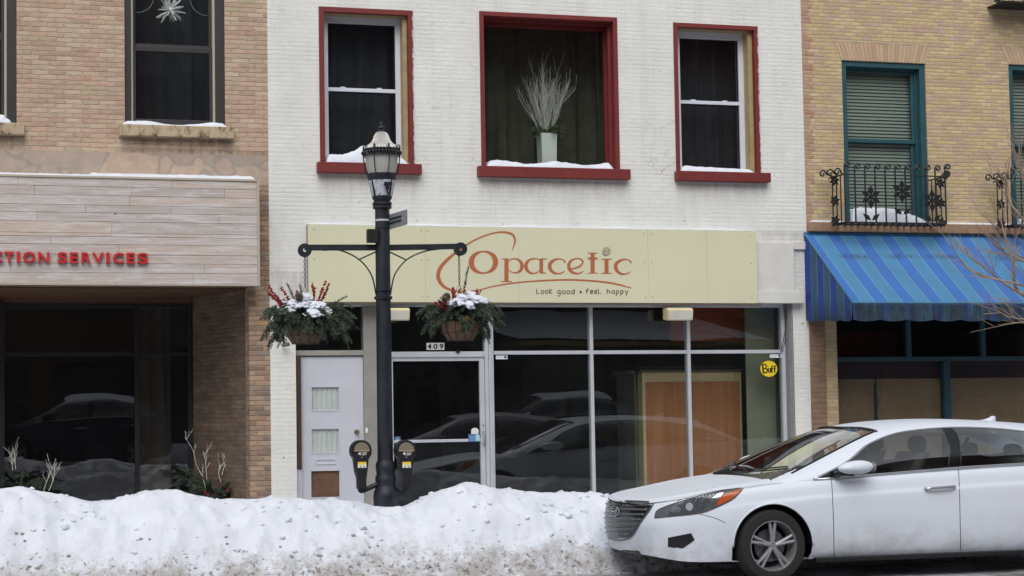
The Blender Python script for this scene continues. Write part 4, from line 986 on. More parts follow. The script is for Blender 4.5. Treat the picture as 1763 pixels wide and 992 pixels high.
# right shopfront
yg = .30
TEALD = plain('deep_teal_frame', lin(26,66,76), .5, .1)
zt_h = W(1560, 540, yg).z; zbar = W(1560, 618, yg).z
m = MB(); m.box(sxa, 14, yg - .03, yg + .05, zbar - .028, zbar + .028)
for px in (1563, 1691, 1819): x = W(px, 590, yg).x; m.box(x - .033, x + .033, yg - .03, yg + .05, zbar + .028, zsf + .2)
x = W(1628.5, 680, yg).x; m.box(x - .045, x + .045, yg - .05, yg + .06, SW, zbar - .028); m.box(sxa, 14, yg - .04, yg + .05, SW, SW + .35)
m.box(x + 1.75, x + 1.84, yg - .05, yg + .06, SW, zbar - .028)
rsf = m.build('shopfront_frame', TEALD, rb, bevel=.005)
x = W(1508.5, 700, yg).x; m = MB(); m.box(x - .01, x + .01, yg + .005, yg + .03, SW + .35, W(1508, 660, yg).z); m.build('glazing_strip', TEAL, rb)
m = MB(); m.face([(sxa, yg, SW), (14, yg, SW), (14, yg, zbar)  , (sxa, yg, zbar)]); m.build('pane', SHOP, rsf)
m = MB(); m.face([(sxa, yg, zbar), (14, yg, zbar), (14, yg, zsf + .2)  , (sxa, yg, zsf + .2)]); m.build('pane', SHOP, rsf)
PAPER = NT('brown_paper_cover'); g = PAPER.noise(1.4, 6, .7, None, 1.5); cr = PAPER.noise(7, 5, .75, None, 2.5)
cc = PAPER.ramp(g, [(.3, lin(168,136,106)), (.7, lin(190,158,126))]); PAPER.bump(cr, .05, .9); PAPER = PAPER.fin(cc, .38)
zpp = W(1560, 652, yg).z
for a, b in ((W(1443, 700, .35).x, W(1509, 700, .35).x), (W(1511, 700, .35).x, W(1622, 700, .35).x), (W(1636, 700, .35).x, 14)):
    m = MB(); n = 30; rows = [[(a + (b - a) * i / n, .36 + .012 * fbm((a + (b - a) * i / n) * 3, z * 3, 1), z) for i in range(n + 1)] for z in [SW + .3 + (zpp - SW - .3) * k / 16 for k in range(17)]]
    m.grid(rows); m.build('paper_screen', PAPER, rb, True)
room('shop_room', plain('plum_interior', lin(62,46,54), .9), rb, sxa - .05, 14.2, .5, 4, SW, 3.4)
m = MB(); m.box(sxa, 14, .36, .37, zpp + .002, zbar); m.build('upper_screen', plain('plum_screen', lin(64,48,56), .8, .1), rb)
# rough strip of the pier
m = MB(); m.box(XR + .004, W(1419, 600).x, -.03, -.001, SW, zsf - .2); m.build('pier', brick_mat('rough_pier_brick', [(0, lin(120,94,76)), (.5, lin(150,118,94)), (1, lin(132,100,80))], lin(128,108,92), .3, .066, .014, .012), rb)

# awning
pj = -1.12
ax0 = W(1383, 402).x + .01; zA = W(1390, 402).z; zF = W(1476, 521, pj).z; zV = W(1478, 552, pj).z; ax1 = 14.3
zVw = W(1384, 552, 0).z
aw = thing('striped_awning', (10, 0, zVw), 'blue and teal striped fabric awning with stained scalloped valance over the papered shop', 'awning')
def awning_mat(name, axis, base=0.0):
    t = NT(name); x, y, z = t.xyz(); u = x if axis == 'x' else y
    wdt = .185 if axis == 'x' else .155
    if axis == 'x': u = t.math('ADD', u, 50)
    f = t.math('FRACT', t.math('DIVIDE', t.math('ADD', u, base), wdt * 2))
    c = t.ramp(f, [(0, lin(124,152,166)), (.016, lin(66,124,164)), (.484, lin(66,124,164)), (.5, lin(124,156,176)), (.516, lin(52,104,174))] if axis == 'x' else [(0, lin(120,150,160)), (.02, lin(46,86,114)), (.48, lin(46,86,114)), (.5, lin(100,124,136)), (.52, lin(34,62,138))], 'CONSTANT')
    # worn dirt: hangs in streaks along the fold
    st = t.noise(1, 5, .7, t.scaled((9, 9, 1.4)))
    zl = t.mr(z, zF - zVw + .015, zF - zVw - .03, 0, 1) if axis == 'x' else t.mr(z, .22, -.02, 0, .8)
    k = t.math('MULTIPLY', t.mr(st, .25, .58, .55, .97), zl)
    fold = t.math('MULTIPLY', t.mr(t.math('ABSOLUTE', t.math('SUBTRACT', z, zA - zVw - .32)), 0, .05, 1, 0), t.mr(t.noise(2.2, 4, .7), .44, .6, 0, .8))
    c = t.mix(k, c, lin(22,30,38)); c = t.mix(fold, c, lin(40,56,70)); c = t.mix(t.mr(t.noise(3, 5, .7), .45, .75, 0, .3), c, lin(60,82,110))
    t.bump(t.noise(2.4, 5, .65), .06, .55)
    return t.fin(c, .8)
AWF = awning_mat('striped_canvas', 'x', .06); AWS = awning_mat('striped_canvas_shaded', 'y', 0)  # side copy has darker stripes: its shade is partly painted into the colours
def sag(u, v): return .012 * math.sin(u * 3.1) * math.sin(v * math.pi)
nx = 140; m = MB()
m.grid([[(ax0 + (ax1 - ax0) * i / nx, pj * v, zA + (zF - zA) * v - .02 * math.sin(v * math.pi) + sag(ax0 + (ax1 - ax0) * i / nx, v)) for i in range(nx + 1)] for v in [k / 10 for k in range(11)]])
m.build('canopy', AWF, aw, True, fixn=False)
m = MB(); nn = 900
def scal(x): return zV + .022 * abs(math.sin((x - ax0) * math.pi / .36)) * -1 + .012
m.grid([[(ax0 + (ax1 - ax0) * i / nn, pj - .004 + (.012 * math.sin((ax0 + (ax1 - ax0) * i / nn) * 17.4) * k / 4), zF + (scal(ax0 + (ax1 - ax0) * i / nn) - zF) * k / 4) for i in range(nn + 1)] for k in range(5)])
m.build('valance', AWF, aw, True, fixn=False)
m = MB(); n2 = 60; rows = []
for k in range(9):
    v = k / 8; row = []
    for i in range(n2 + 1):
        q = i / n2; y = pj * q; zt_ = zA + (zF - zA) * q; zb = zV + (zVw - zV) * (1 - q) - .02 * abs(math.sin(q * math.pi * 4)) + .01
        row.append((ax0 - .002 - (.012 * math.sin(q * 26) * (v > .7)), y, zt_ + (zb - zt_) * v))
    rows.append(row)
m.grid(rows); m.build('side_panel', AWS, aw, True, fixn=False)
m = MB(); m.tube([(ax0, -.01, zA), (ax0, pj, zF), (ax1, pj, zF)], .012, 8); m.tube([(ax0, -.01, zA + .005), (ax1, -.01, zA + .005)], .014, 8); m.build('frame_tube', plain('awning_tube', lin(70,120,150), .5), aw)

# ------------------------------------------------------------------ street lamp
LY = -2.7
pl = W(661, 600, LY); lx = pl.x
def lz(y, Y=LY): return W(660, y, Y).z
sl_ = thing('street_lamp', (lx, LY, SW), 'dark blue-black street lamp post with acorn lantern and two basket arms', 'street lamp')
r0 = (W(673, 600, LY).x - W(648, 600, LY).x) / 2
m = MB(); m.lathe([(r0 * 1.06, SW + .75), (r0 * 1.03, lz(700)), (r0, lz(516)), (r0 * .98, lz(352))], (lx, LY, 0), 32); m.build('pole', POLE, sl_, 'auto')
m = MB(); prof = [(.19, SW), (.19, SW + .1), (.15, SW + .16), (.13, SW + .42), (.122, lz(868)), (.126, lz(855)), (.118, lz(846)), (.098, lz(838)), (.092, lz(833)), (.104, lz(828)), (.104, lz(822)), (.090, lz(817)), (.098, lz(806)), (.098, lz(799)), (r0 * 1.03, lz(792)), (r0, lz(786))]
m.lathe(prof, (lx, LY, 0), 32); m.build('base', POLE, sl_, 'auto')
for y, rr in ((513, 1.22), (500, 1.15), (357, 1.28), (351, 1.3)):
    z = lz(y); MB().lathe([(r0, z - .02), (r0 * rr, z - .012), (r0 * rr, z + .012), (r0, z + .02)], (lx, LY, 0), 32).build('collar', POLE, sl_, 'auto')
m = MB(); m.lathe([(r0 * 1.0, lz(352)), (.085, lz(346)), (.10, lz(342)), (.10, lz(338)), (.135, lz(312)), (.15, lz(306)), (.15, lz(300)), (.12, lz(300))], (lx, LY, 0), 32); m.build('lantern_cup', POLE, sl_, 'auto')
m = MB()
for k in range(4):
    a = math.pi / 4 + k * math.pi / 2 - R(13) - math.pi / 4
    zz0, zz1 = lz(338.5), lz(312); w0, w1 = .062, .092; rr0, rr1 = .098, .134
    d = Vector((math.cos(a), math.sin(a), 0)); e = Vector((-d.y, d.x, 0))
    rows = [[Vector((lx, LY, z)) + d * (rr + .006) * math.sqrt(max(.0, 1 - (q * w / (rr + .006)) ** 2)) + e * q * w for q in (-1, -.6, -.2, .2, .6, 1)] for z, rr, w in ((zz0, rr0, w0), ((zz0+zz1)/2, (rr0+rr1)/2, (w0+w1)/2), (zz1, rr1, w1))]
    m.grid(rows)
EMB = NT('worn_pale_emblem_panel'); cc = EMB.ramp(EMB.noise(14, 4, .7), [(.42, lin(170,178,188)), (.52, lin(196,202,210)), (.6, lin(120,130,142))]); EMB = EMB.fin(cc, .5)
m.build('emblem_panel', EMB, sl_, True)
m = MB(); bp_ = [(.3,.95),(.55,.9),(.75,.98),(.9,.8),(.7,.7),(.72,.5),(.6,.4),(.66,.2),(.5,.05),(.52,.3),(.4,.45),(.38,.65),(.2,.75)]
c_ = W(660, 325, LY - .125); m.prism([(c_.x - .0 + .11 * a - .02, c_.z - .08 + .16 * b) for a, b in bp_], LY - .14, LY - .128); m.build('bird_emblem', BLACK, sl_)
FROST = NT('ribbed_frosted_globe'); x, y, z = FROST.xyz(); 
ang = FROST.math('ARCTAN2', y, x); rib = FROST.math('SINE', FROST.math('MULTIPLY', ang, 64.0))
cc = FROST.mix(FROST.mr(rib, -1, 1, 0, .35), lin(196,196,192), lin(150,150,146)); FROST.bump(rib, .004, .8); FROST = FROST.fin(cc, .28, Specular_IOR_Level=.7)
m = MB(); m.lathe([(.12, lz(304)), (.135, lz(302)), (.158, lz(285)), (.166, lz(269))], (lx, LY, 0), 64); gl_ = m.build('globe', FROST, sl_, 'auto')
m = MB(); m.lathe([(.168, lz(258)), (.165, lz(254)), (.148, lz(251)), (.118, lz(247.5)), (.097, lz(243.5)), (.086, lz(239)), (.076, lz(234)), (.060, lz(230)), (.04, lz(227.5)), (.0, lz(226))], (lx, LY, 0), 64)
CAPM = NT('ribbed_silver_cap'); x, y, z = CAPM.xyz(); rib = CAPM.math('SINE', CAPM.math('MULTIPLY', CAPM.math('ARCTAN2', y, x), 40.0)); CAPM.bump(rib, .006, .8)
CAPM = CAPM.fin(CAPM.mix(CAPM.mr(rib, -1, 1, 0, .3), lin(214,212,208), lin(150,148,144)), .22, Metallic=.25); m.build('cap', CAPM, sl_, 'auto')
for q in (gl_,): pass
m = MB(); m.lathe([(.036, lz(229)), (.036, lz(226)), (.02, lz(223)), (.034, lz(220.5)), (.03, lz(218)), (.012, lz(216)), (.018, lz(214)), (.003, lz(209))], (lx, LY, 0), 20); m.build('finial', POLE, sl_, 'auto')
m = MB(); rb0 = .192
m.lathe([(rb0 - .004, lz(269.5)), (rb0, lz(269.5)), (rb0, lz(267.5)), (rb0 - .004, lz(267.5))], (lx, LY, 0), 48); m.lathe([(rb0 - .004, lz(260)), (rb0, lz(260)), (rb0, lz(258)), (rb0 - .004, lz(258))], (lx, LY, 0), 48)
for k in range(36):
    a = 2 * math.pi * k / 36; p = Vector((lx + rb0 * math.cos(a), LY + rb0 * math.sin(a), lz(264))); m.ball(p, .017, 1, (1, 1, 1.3))
m.build('cage_band', IRON, sl_)
for k in range(8):
    a = 2 * math.pi * (k + .5) / 8 - R(13); d = Vector((math.cos(a), math.sin(a), 0)); c = Vector((lx, LY, 0))
    m = MB(); m.tube(smooth_path([c + d * .148 + Vector((0, 0, lz(303))), c + d * .183 + Vector((0, 0, lz(290))), c + d * .197 + Vector((0, 0, lz(272))), c + d * .2 + Vector((0, 0, lz(256))), c + d * .188 + Vector((0, 0, lz(252))), c + d * .17 + Vector((0, 0, lz(254))), c + d * .165 + Vector((0, 0, lz(258)))], 5), .006, 6); m.build('cage_rib', IRON, sl_)
# arms with scroll brackets
za0 = W(525, 431, LY).z; za1 = W(792, 429, LY).z; xaL, xaR = W(524.5, 431, LY).x, W(792.5, 429, LY).x
for xe, s_, za in ((xaL, -1, za0), (xaR, 1, za1)):
    m = MB(); m.box(min(lx + s_ * r0 * .8, xe), max(lx + s_ * r0 * .8, xe), LY - .02, LY + .02, lz(432), lz(421.5)) if False else None
    zt_ = lz(426.5) + .0; b0 = lx + s_ * r0 * .9
    zi = (za0 + za1) / 2 + .0; zm_ = za + .018
    m.prism([(b0, zi + .03 + .02), (xe, za + .055), (xe, za - .0), (xe - s_ * .1, za - .002), (b0, zi - .028 + .02)] if s_ > 0 else [(b0, zi + .05), (b0, zi - .008), (xe + .1, za - .002), (xe, za), (xe, za + .055)], LY - .018, LY + .018)
    n = 28; out = [(xe + .068 * math.cos(2 * math.pi * k / n), za + .068 * math.sin(2 * math.pi * k / n)) for k in range(n)]; inn = [(xe + .02 * math.cos(2 * math.pi * k / n), za + .02 * math.sin(2 * math.pi * k / n)) for k in range(n)]
    for k in range(n):
        j = (k + 1) % n; m.prism([out[k], out[j], inn[j], inn[k]], LY - .021, LY + .021)
    arm = m.build('arm', POLE, sl_, merge=True)
    m = MB(); zz = lambda y: lz(y)
    q0 = Vector((lx + s_ * r0, LY, lz(508))); m.tube(smooth_path([q0, q0 + Vector((s_ * .045, 0, .2)), q0 + Vector((s_ * .17, 0, .355)), q0 + Vector((s_ * .36, 0, .445)), Vector((xe - s_ * .19, LY, za + .002))], 8), .0075, 8)
    m.tube([Vector((lx + s_ * r0, LY, lz(434))), q0 + Vector((s_ * .17, 0, .355))], .0075, 8); m.build('arm_brace', POLE, sl_)
# street plates and box
c = W(684, 380, LY - .05); m = MB(); dd = Vector((.55, -.83, 0)).normalized()
b0 = Vector((lx + r0 * .7, LY - r0 * .7, lz(388))); 
tag(None or (lambda o: o)(thing('street_plate', b0, 'grey street name plate clamped end-on to the lamp post', 'street sign')))
sp_ = bpy.data.objects['street_plate']
e = Vector((.62, -.785, 0)); up = Vector((.0, .0, 1)); nrm = Vector((.785, .62, 0)); b = MB(); o_ = Vector((lx + r0 * .75, LY - .02, lz(396)))
P = [o_, o_ + e * .24 + up * .035, o_ + e * .24 + up * .185, o_ + up * .15]
A = [b.v(p - nrm * .004) for p in P]; B = [b.v(p + nrm * .004) for p in P]
b.bm.faces.new(A); b.bm.faces.new(B[::-1])
for i in range(4): b.bm.faces.new((A[i], A[(i+1)%4], B[(i+1)%4], B[i]))
b.build('plate', plain('plate_grey', lin(120,122,126), .5, .1, 5, 0, .3), sp_)
b = MB(); b.tube([o_ + up * .06 - nrm * .012, o_ + e * .17 + up * .085 - nrm * .012], .008, 6); b.tube([o_ + up * .1 - nrm * .012, o_ + e * .17 + up * .125 - nrm * .012], .008, 6); b.build('bracket', POLE, sp_)
b = MB(); z = lz(380); b.lathe([(r0 * 1.03, z - .01), (r0 * 1.03, z + .01)], (lx, LY, 0), 28); b.build('clamp_band', ALU, sp_, 'auto')
cb = rect(632, 395, 650, 418, LY - .06); jb = thing('junction_box', (cb[0] + .05, LY, cb[2]), 'small black box strapped to the left of the lamp post', 'junction box')
m = MB(); m.box(cb[0], cb[1], LY - .1, LY - .02, cb[2], cb[3]); m.build('box', BLACK, jb, bevel=.006); m = MB(); m.lathe([(r0 * 1.04, lz(395)), (r0 * 1.04, lz(393))], (lx, LY, 0), 28); m.build('strap', BLACK, jb)

# ------------------------------------------------------------------ hanging baskets
COIR = NT('coir_basket'); COIR.bump(COIR.noise(70, 5, .8), .01, 1); COIR = COIR.fin(COIR.ramp(COIR.noise(20, 6, .8), [(.3, lin(92,72,58)), (.7, lin(132,106,88))]), .95)
BERRY = plain('red_berry', lin(152,28,38), .3, .1); CONE = plain('pine_cone', lin(104,92,84), .7, .3, 30)
SNOWC = SNOW
def basket(xc, zc_, za, R_, rs, label, cone, snows, sprigs, extra):
    rnd = random.Random(rs); random.seed(rs)
    th = thing('hanging_basket', (xc, LY, zc_), label, 'hanging basket', 'winter baskets hanging from the lamp arms')
    m = MB(); m.lathe([(.0, zc_ - .175), (.13, zc_ - .175), (.18, zc_ - .10), (.205, zc_ - .01), (.205, zc_ + .015), (.185, zc_ + .015), (.0, zc_ - .0)], (xc, LY, 0), 32); m.build('coir_bowl', COIR, th, 'auto')
    m = MB()
    for k in range(12):
        a = 2 * math.pi * k / 12; m.tube([(xc + .212 * math.cos(a), LY + .212 * math.sin(a), zc_ + .01), (xc + .187 * math.cos(a), LY + .187 * math.sin(a), zc_ - .10), (xc + .137 * math.cos(a), LY + .137 * math.sin(a), zc_ - .18)], .003, 5)
    for rr, dz in ((.212, .01), (.19, -.1), (.137, -.18)): m.tube([(xc + rr * math.cos(q), LY + rr * math.sin(q), zc_ + dz) for q in [k * math.pi / 16 for k in range(33)]], .003, 5)
    m.build('wire_frame', IRON, th)
    m = MB(); z = za - .02; k = 0
    hook = zc_ + .40
    while z > hook:
        pts = [(xc + (.011 * math.cos(q) if k % 2 else 0), LY + (0 if k % 2 else .011 * math.cos(q)), z - .016 + .017 * math.sin(q)) for q in [j * math.pi / 5 for j in range(11)]]; m.tube(pts, .0032, 5); z -= .026; k += 1
    for k in range(3):
        a = k * 2.09 + .4; m.tube([(xc, LY, hook), (xc + .207 * math.cos(a), LY + .207 * math.sin(a), zc_ + .01)], .0022, 5)
    m.build('chain', IRON, th)
    mn, ms = MB(), MB()
    for k in range(int(84 * R_)):
        a = rnd.uniform(0, 2 * math.pi); el = rnd.uniform(-.25, .95); L = rnd.uniform(.24, .46) * (1 if abs(math.cos(a)) > .4 else .8)
        bough(mn, ms, (xc + .10 * math.cos(a), LY + .10 * math.sin(a), zc_ + .03 + rnd.uniform(0, .12)), (math.cos(a), math.sin(a), el), L * R_, rnd.uniform(.7, 1.5), rnd, .031, .0050, 620)
    for k in range(16):
        a = rnd.uniform(0, 2 * math.pi); bough(mn, ms, (xc + .07 * math.cos(a), LY + .07 * math.sin(a), zc_ + .05), (math.cos(a) * .8, math.sin(a) * .8, rnd.uniform(.7, 1.5)), rnd.uniform(.16, .27), .5, rnd, .030, .0052, 700)
    for d, L in sprigs: bough(mn, ms, (xc + d[0] * .08, LY - .03, zc_ + .08), (d[0], d[1], d[2]), L, .12, rnd, .028, .005, 620, False, .005)
    mn.build('spruce_boughs', NEED, th, fixn=False); ms.build('bough_stems', BARK, th)
    mb_, mt = MB(), MB()
    for (a, b_, c_), L in extra:
        p = Vector((xc + a * .10, LY - .06, zc_ + .10)); d = Vector((a, b_, c_)).normalized(); pts = [p]
        for k in range(7): d = (d + Vector((rnd.uniform(-.15, .15), rnd.uniform(-.1, .1), .07))).normalized(); pts.append(pts[-1] + d * L / 7)
        mt.tube(pts, .003, 5)
        for k in range(int(L * 260)):
            t = rnd.uniform(.15, 1) * 7; i = min(6, int(t)); q = pts[i].lerp(pts[i+1], t - i); mb_.ball(q + Vector([rnd.uniform(-.013, .013) for _ in range(3)]), rnd.uniform(.006, .0095), 1)
    mt.build('berry_twigs', BARK, th); mb_.build('red_berries', BERRY, th, True)
    m = MB(); cc = Vector((xc + cone[0], LY - .20, zc_ + cone[1])); ax = Vector((cone[2], -.5, .6)).normalized()
    o1 = ax.orthogonal().normalized(); o2 = ax.cross(o1)
    for k in range(70):
        t = k / 70; a = k * 2.4; rr = .042 * math.sin(math.pi * (.12 + .8 * t)) ; p = cc + ax * (t * .10 - .05) + (o1 * math.cos(a) + o2 * math.sin(a)) * rr
        out_ = (o1 * math.cos(a) + o2 * math.sin(a)); sd = out_.cross(ax)
        m.face([p - out_ * .02 + sd * .006, p - out_ * .02 - sd * .006, p + sd * -.011 + ax * .006, p + out_ * .006 + ax * .01, p + sd * .011 + ax * .006])
    m.build('pine_cone', CONE, th)
    for sx_, sz_, rx_, rz_, y_ in snows:
        m = MB()
        for j in range(int(50 + 420 * rx_)):
            u, v = rnd.gauss(0, .5), rnd.gauss(0, .5); q = 1 - min(1, u * u + v * v) * .8
            r_ = rnd.uniform(.012, .030) * (.6 + .5 * q)
            m.ball((xc + sx_ + u * rx_, LY + y_ - .05 + v * .09, zc_ + sz_ - .02 - .10 * abs(u * rx_) + v * .03 + rnd.uniform(-.015, .015) * 1.5), r_, 2, (1.25, 1.1, .62))
        bmesh.ops.remove_doubles(m.bm, verts=m.bm.verts, dist=.0005)
        o = m.build('snow_clump', SNOWC, th, True); rm = o.modifiers.new('fuse', 'REMESH'); rm.mode = 'VOXEL'; rm.voxel_size = .006; rm.use_smooth_shade = True
        sm = o.modifiers.new('soften', 'SMOOTH'); sm.iterations = 4; sm.factor = .6
bl = W(527, 560, LY); br = W(791, 553, LY)
zl_ = W(527, 561, LY).z; zr2 = W(792, 556, LY).z
basket(W(526, 560, LY).x, zl_, za0, 1.06, 31, 'larger left basket of spruce with red berry twigs, snow clumps and a cone', (-.10, .27, -.3),
       [(-.06, .24, .15, .07, -.10), (.06, .22, .11, .05, -.14), (.03, .13, .06, .045, -.24), (-.2, .18, .07, .04, -.1), (.17, .17, .07, .035, -.06), (.0, .30, .05, .03, -.05)],
       [((.6, -.1, .45), .42), ((-.45, -.2, .75), .40), ((-.12, 0, 1), .34)], [((-.95, -.1, .62), .42), ((-.85, -.2, .5), .38), ((-1, -.1, .32), .36), ((.5, -.1, .85), .36), ((.65, -.1, .75), .36), ((-.3, -.1, .8), .26), ((.2, -.1, .8), .28), ((-.7, -.2, .7), .36), ((.35, -.1, .95), .32)])
basket(W(792, 560, LY).x, zr2, za1, .93, 47, 'smaller right basket of spruce with berry twigs overlapping the shop sign', (-.20, .24, .2),
       [(-.10, .22, .06, .035, -.16), (.16, .25, .085, .045, -.10), (.02, .19, .04, .03, -.2), (-.02, .27, .03, .02, -.1), (.11, .30, .04, .03, .0)],
       [((.12, 0, 1), .50), ((.5, 0, .8), .3), ((-.2, 0, 1), .28)], [((-.3, -.1, .9), .27), ((.0, -.1, 1), .24), ((.62, -.1, .8), .28), ((-.8, -.1, .5), .22), ((-.9, -.1, .2), .22), ((.3, -.1, .8), .2), ((-.5, -.1, .8), .22)])
# pale dry tuft at the right basket's rim
m = MB(); p = Vector((W(792, 560, LY).x, LY - .24, zr2 + .02)); rnd = random.Random(9)
for k in range(40): needle(m, p + Vector((rnd.uniform(-.04, .04), 0, rnd.uniform(-.02, .02))), Vector((rnd.uniform(-1, 1), -.3, rnd.uniform(-.5, 1))).normalized(), rnd.uniform(.04, .09), .006)
o = m.build('dry_tuft', plain('straw', lin(150,128,98), .8), [x for x in bpy.data.objects if x.name.startswith('hanging_basket')][-1], fixn=False)

# ------------------------------------------------------------------ parking meters
def meter(px, label, flip):
    c = W(px, 776, LY - .04); Y = LY - .04
    th = thing('parking_meter', (c.x, Y, SW), label, 'parking meter', 'parking meters on the lamp post')
    k = W(px + 10, 776, Y).x - c.x; k /= 10
    zt_ = lambda y: W(px, y, Y).z
    m = MB(); rad = 17.5 * k
    ol = []
    for i in range(21): a = math.pi * (1 - i / 20); ol.append((c.x + rad * math.cos(a), zt_(776) + rad * 1.02 * math.sin(a)))
    ol += [(c.x + 16.5*k, zt_(784)), (c.x + 12*k, zt_(790)), (c.x + 9.5*k, zt_(812)), (c.x + 7.5*k, zt_(824)), (c.x + 7.5*k, zt_(842)), (c.x - 5.5*k, zt_(842)), (c.x - 6*k, zt_(824)), (c.x - 9.5*k, zt_(812)), (c.x - 12*k, zt_(790)), (c.x - 16.5*k, zt_(784))]
    m.prism(ol, Y - .06, Y + .06); hd = m.build('head', BLACKF, th, bevel=.012, seg=3)
    m = MB(); a_ = [(c.x + 13*k*math.cos(q), zt_(775) + 13*k*math.sin(q)) for q in [math.pi * i / 16 for i in range(17)]]; m.prism(a_, Y - .072, Y - .058); m.build('dome_window', plain('smoky_window', lin(128,118,104), .2, .15), hd, bevel=.003)
    m = MB(); m.box(c.x - 13*k, c.x + 13*k, Y - .074, Y - .058, zt_(777), zt_(774.5)); m.build('dial_strip', plain('dial_tan', lin(150,132,100), .5), hd)
    text_mesh('4', WHITE, 'printed_limit', hd, c.x - 6.5*k, c.x - 1.5*k, zt_(783.5), Y - .063, .0008, .03, zt_(777.5) - zt_(783.5))
    text_mesh('HOUR', WHITE, 'printed_limit', hd, c.x, c.x + 9*k, zt_(780.2), Y - .063, .0008, .03, zt_(777.6) - zt_(780.2))
    text_mesh('LIMIT', WHITE, 'printed_limit', hd, c.x, c.x + 8*k, zt_(783.6), Y - .063, .0008, .03, zt_(781) - zt_(783.6))
    m = MB(); m.lathe([(.007, Y - .064), (.007, Y - .06)], (c.x, 0, zt_(787)), 12, 'y'); m.build('key_lock', ALUD, hd)
    m = MB(); m.box(c.x - 7*k, c.x + 7.5*k, Y - .0635, Y - .06, zt_(805), zt_(795)); m.build('decal', WHITE, hd)
    m = MB(); m.box(c.x - 7*k, c.x + 7.5*k, Y - .0645, Y - .0634, zt_(798.5), zt_(795)); m.box(c.x - 5*k, c.x + 5.5*k, Y - .0645, Y - .0634, zt_(801), zt_(799.3)); m.build('decal_print', YEL, hd)
    m = MB(); m.box(c.x - 4*k, c.x - 1*k, Y - .0645, Y - .0634, zt_(804.2), zt_(802.4)); m.box(c.x + 2*k, c.x + 5*k, Y - .0645, Y - .0634, zt_(804.2), zt_(802.4)); m.build('decal_ink', plain('grey_ink', lin(90,96,120), .6), hd)
    m = MB(); x1 = lx - r0 * .6 if not flip else lx + r0 * .6; m.tube(smooth_path([(c.x, Y, zt_(842)), (c.x + (.02 if not flip else -.02), Y + .01, zt_(845) - .0), (x1, LY, zt_(832))], 5), .026, 12); m.build('mounting_arm', POLE, th, True)
    m = MB(); m.lathe([(.03, zt_(846)), (.036, zt_(838)), (.03, zt_(832))], (c.x, Y, 0), 16); m.build('neck_clamp', BLACKF, th, 'auto')
meter(620.5, 'black parking meter on the left of the lamp post in front of the pale door', False)
meter(697, 'black parking meter on the right of the lamp post in front of the glass door', True)

# ------------------------------------------------------------------ entry planters
def planter(px, py, Y, label, rs, twigs, n=16, bow=False, w=1.0):
    rnd = random.Random(rs); random.seed(rs); c = W(px, py, Y)
    th = thing('evergreen_planter', (c.x, Y, SW), label, 'planter')
    m = MB(); m.lathe([(.15, SW), (.22, c.z - .05), (.24, c.z - .04), (.24, c.z), (.2, c.z), (.19, c.z - .05)], (c.x, Y, 0), 24); m.build('pot', BLACKF, th, 'auto')
    mn, ms = MB(), MB()
    for k in range(n): a = rnd.uniform(0, 2 * math.pi); bough(mn, ms, (c.x, Y, c.z - .02), (math.cos(a), math.sin(a), rnd.uniform(.2, 1.3)), rnd.uniform(.35, .62) * w, .4, rnd, .031, .0055, 520)
    mn.build('boughs', NEED, th, fixn=False); ms.build('bough_stems', BARK, th)
    for pts in twigs:
        m = MB(); q = smooth_path([W(a, b, Y - .05) for a, b in pts], 4); m.tube(q, [.0042 * (1 - .6 * i / len(q)) for i in range(len(q))], 5)
        for j in range(5): i = rnd.randint(len(q) // 4, len(q) - 2); d = Vector((rnd.uniform(-1, 1), rnd.uniform(-.4, .4), 1.2)); twig_tree(m, q[i], d, rnd.uniform(.06, .14), .0026, 1, rnd, .5, .1, 2, .0012)
        m.build('white_twig', bpy.data.materials['white_twig'], th)
    if bow:
        m = MB()
        for k in range(9): m.ball((c.x + rnd.uniform(-.2, .3), Y - .15 + rnd.uniform(-.08, .05), c.z + rnd.uniform(-.04, .06)), rnd.uniform(.014, .026), 2)
        m.build('red_baubles', plain('dull_red', lin(120,24,30), .4), th, True)
planter(372, 850, .9, 'dark evergreen planter with curling white twigs and red baubles by the recess wall', 61, [[(356,855),(350,825),(338,800),(332,775),(318,753)], [(357,835),(354,800),(352,780)], [(382,818),(388,800),(400,790)], [(380,830),(376,810),(384,798)]], 20, True)
planter(36, 845, 1.2, 'evergreen planter with white twigs at the left edge of the shopfront', 62, [[(22,810),(20,790),(18,782)], [(27,808),(26,795),(24,780)]], 14)
planter(78, 858, .9, 'low pot of brown stalks with two crossing white twigs', 63, [[(74,850),(80,830),(90,808),(96,790)], [(84,845),(92,825),(94,805)]], 3, False, .5)

# ------------------------------------------------------------------ snow bank
crest = [(-60,844),(0,840),(40,838),(70,842),(100,850),(140,859),(170,864),(200,860),(250,848),(300,847),(360,857),(420,858),(500,856),(560,860),(620,868),(665,873),(700,872),(722,864),(740,852),(775,840),(800,832),(830,836),(850,842),(900,843),(950,847),(1040,852),(1200,862),(1500,870)]
ctab = [(W(a, b, -2.85).x, W(a, b, -2.85).z) for a, b in crest]
def bank_z(x, y):
    h = sinterp(x, [(-9, .9), (-5, .8)] + ctab + [(13, .5)])
    lump = .06 * fbm(x * 1.7, y * 2.2, 3) + .045 * fbm(x * 5, y * 6, 8) + .012 * max(-.3, fbm(x * 14, y * 16, 5)) + .006 * fbm(x * 40, y * 40, 2)
    if y > -2.85: t = min(1, (y + 2.85) / .95); f = (1 - t * t * (3 - 2 * t)); z = SW + .05 + (h - SW - .05) * f
    else:
        t = min(1, (-2.85 - y) / .75); f = 1 - t ** 1.7; z = h * f + .0 * t
    hx = x
    wgt = min(1, abs(y + 2.85) / .12)
    return z + lump * (.25 + .75 * wgt) * (1 if z > .1 else .4)
m = MB(); xs = [-9 + 22 * i / 880 for i in range(881)]; ys = [-3.75 + 2.1 * j / 90 for j in range(91)]
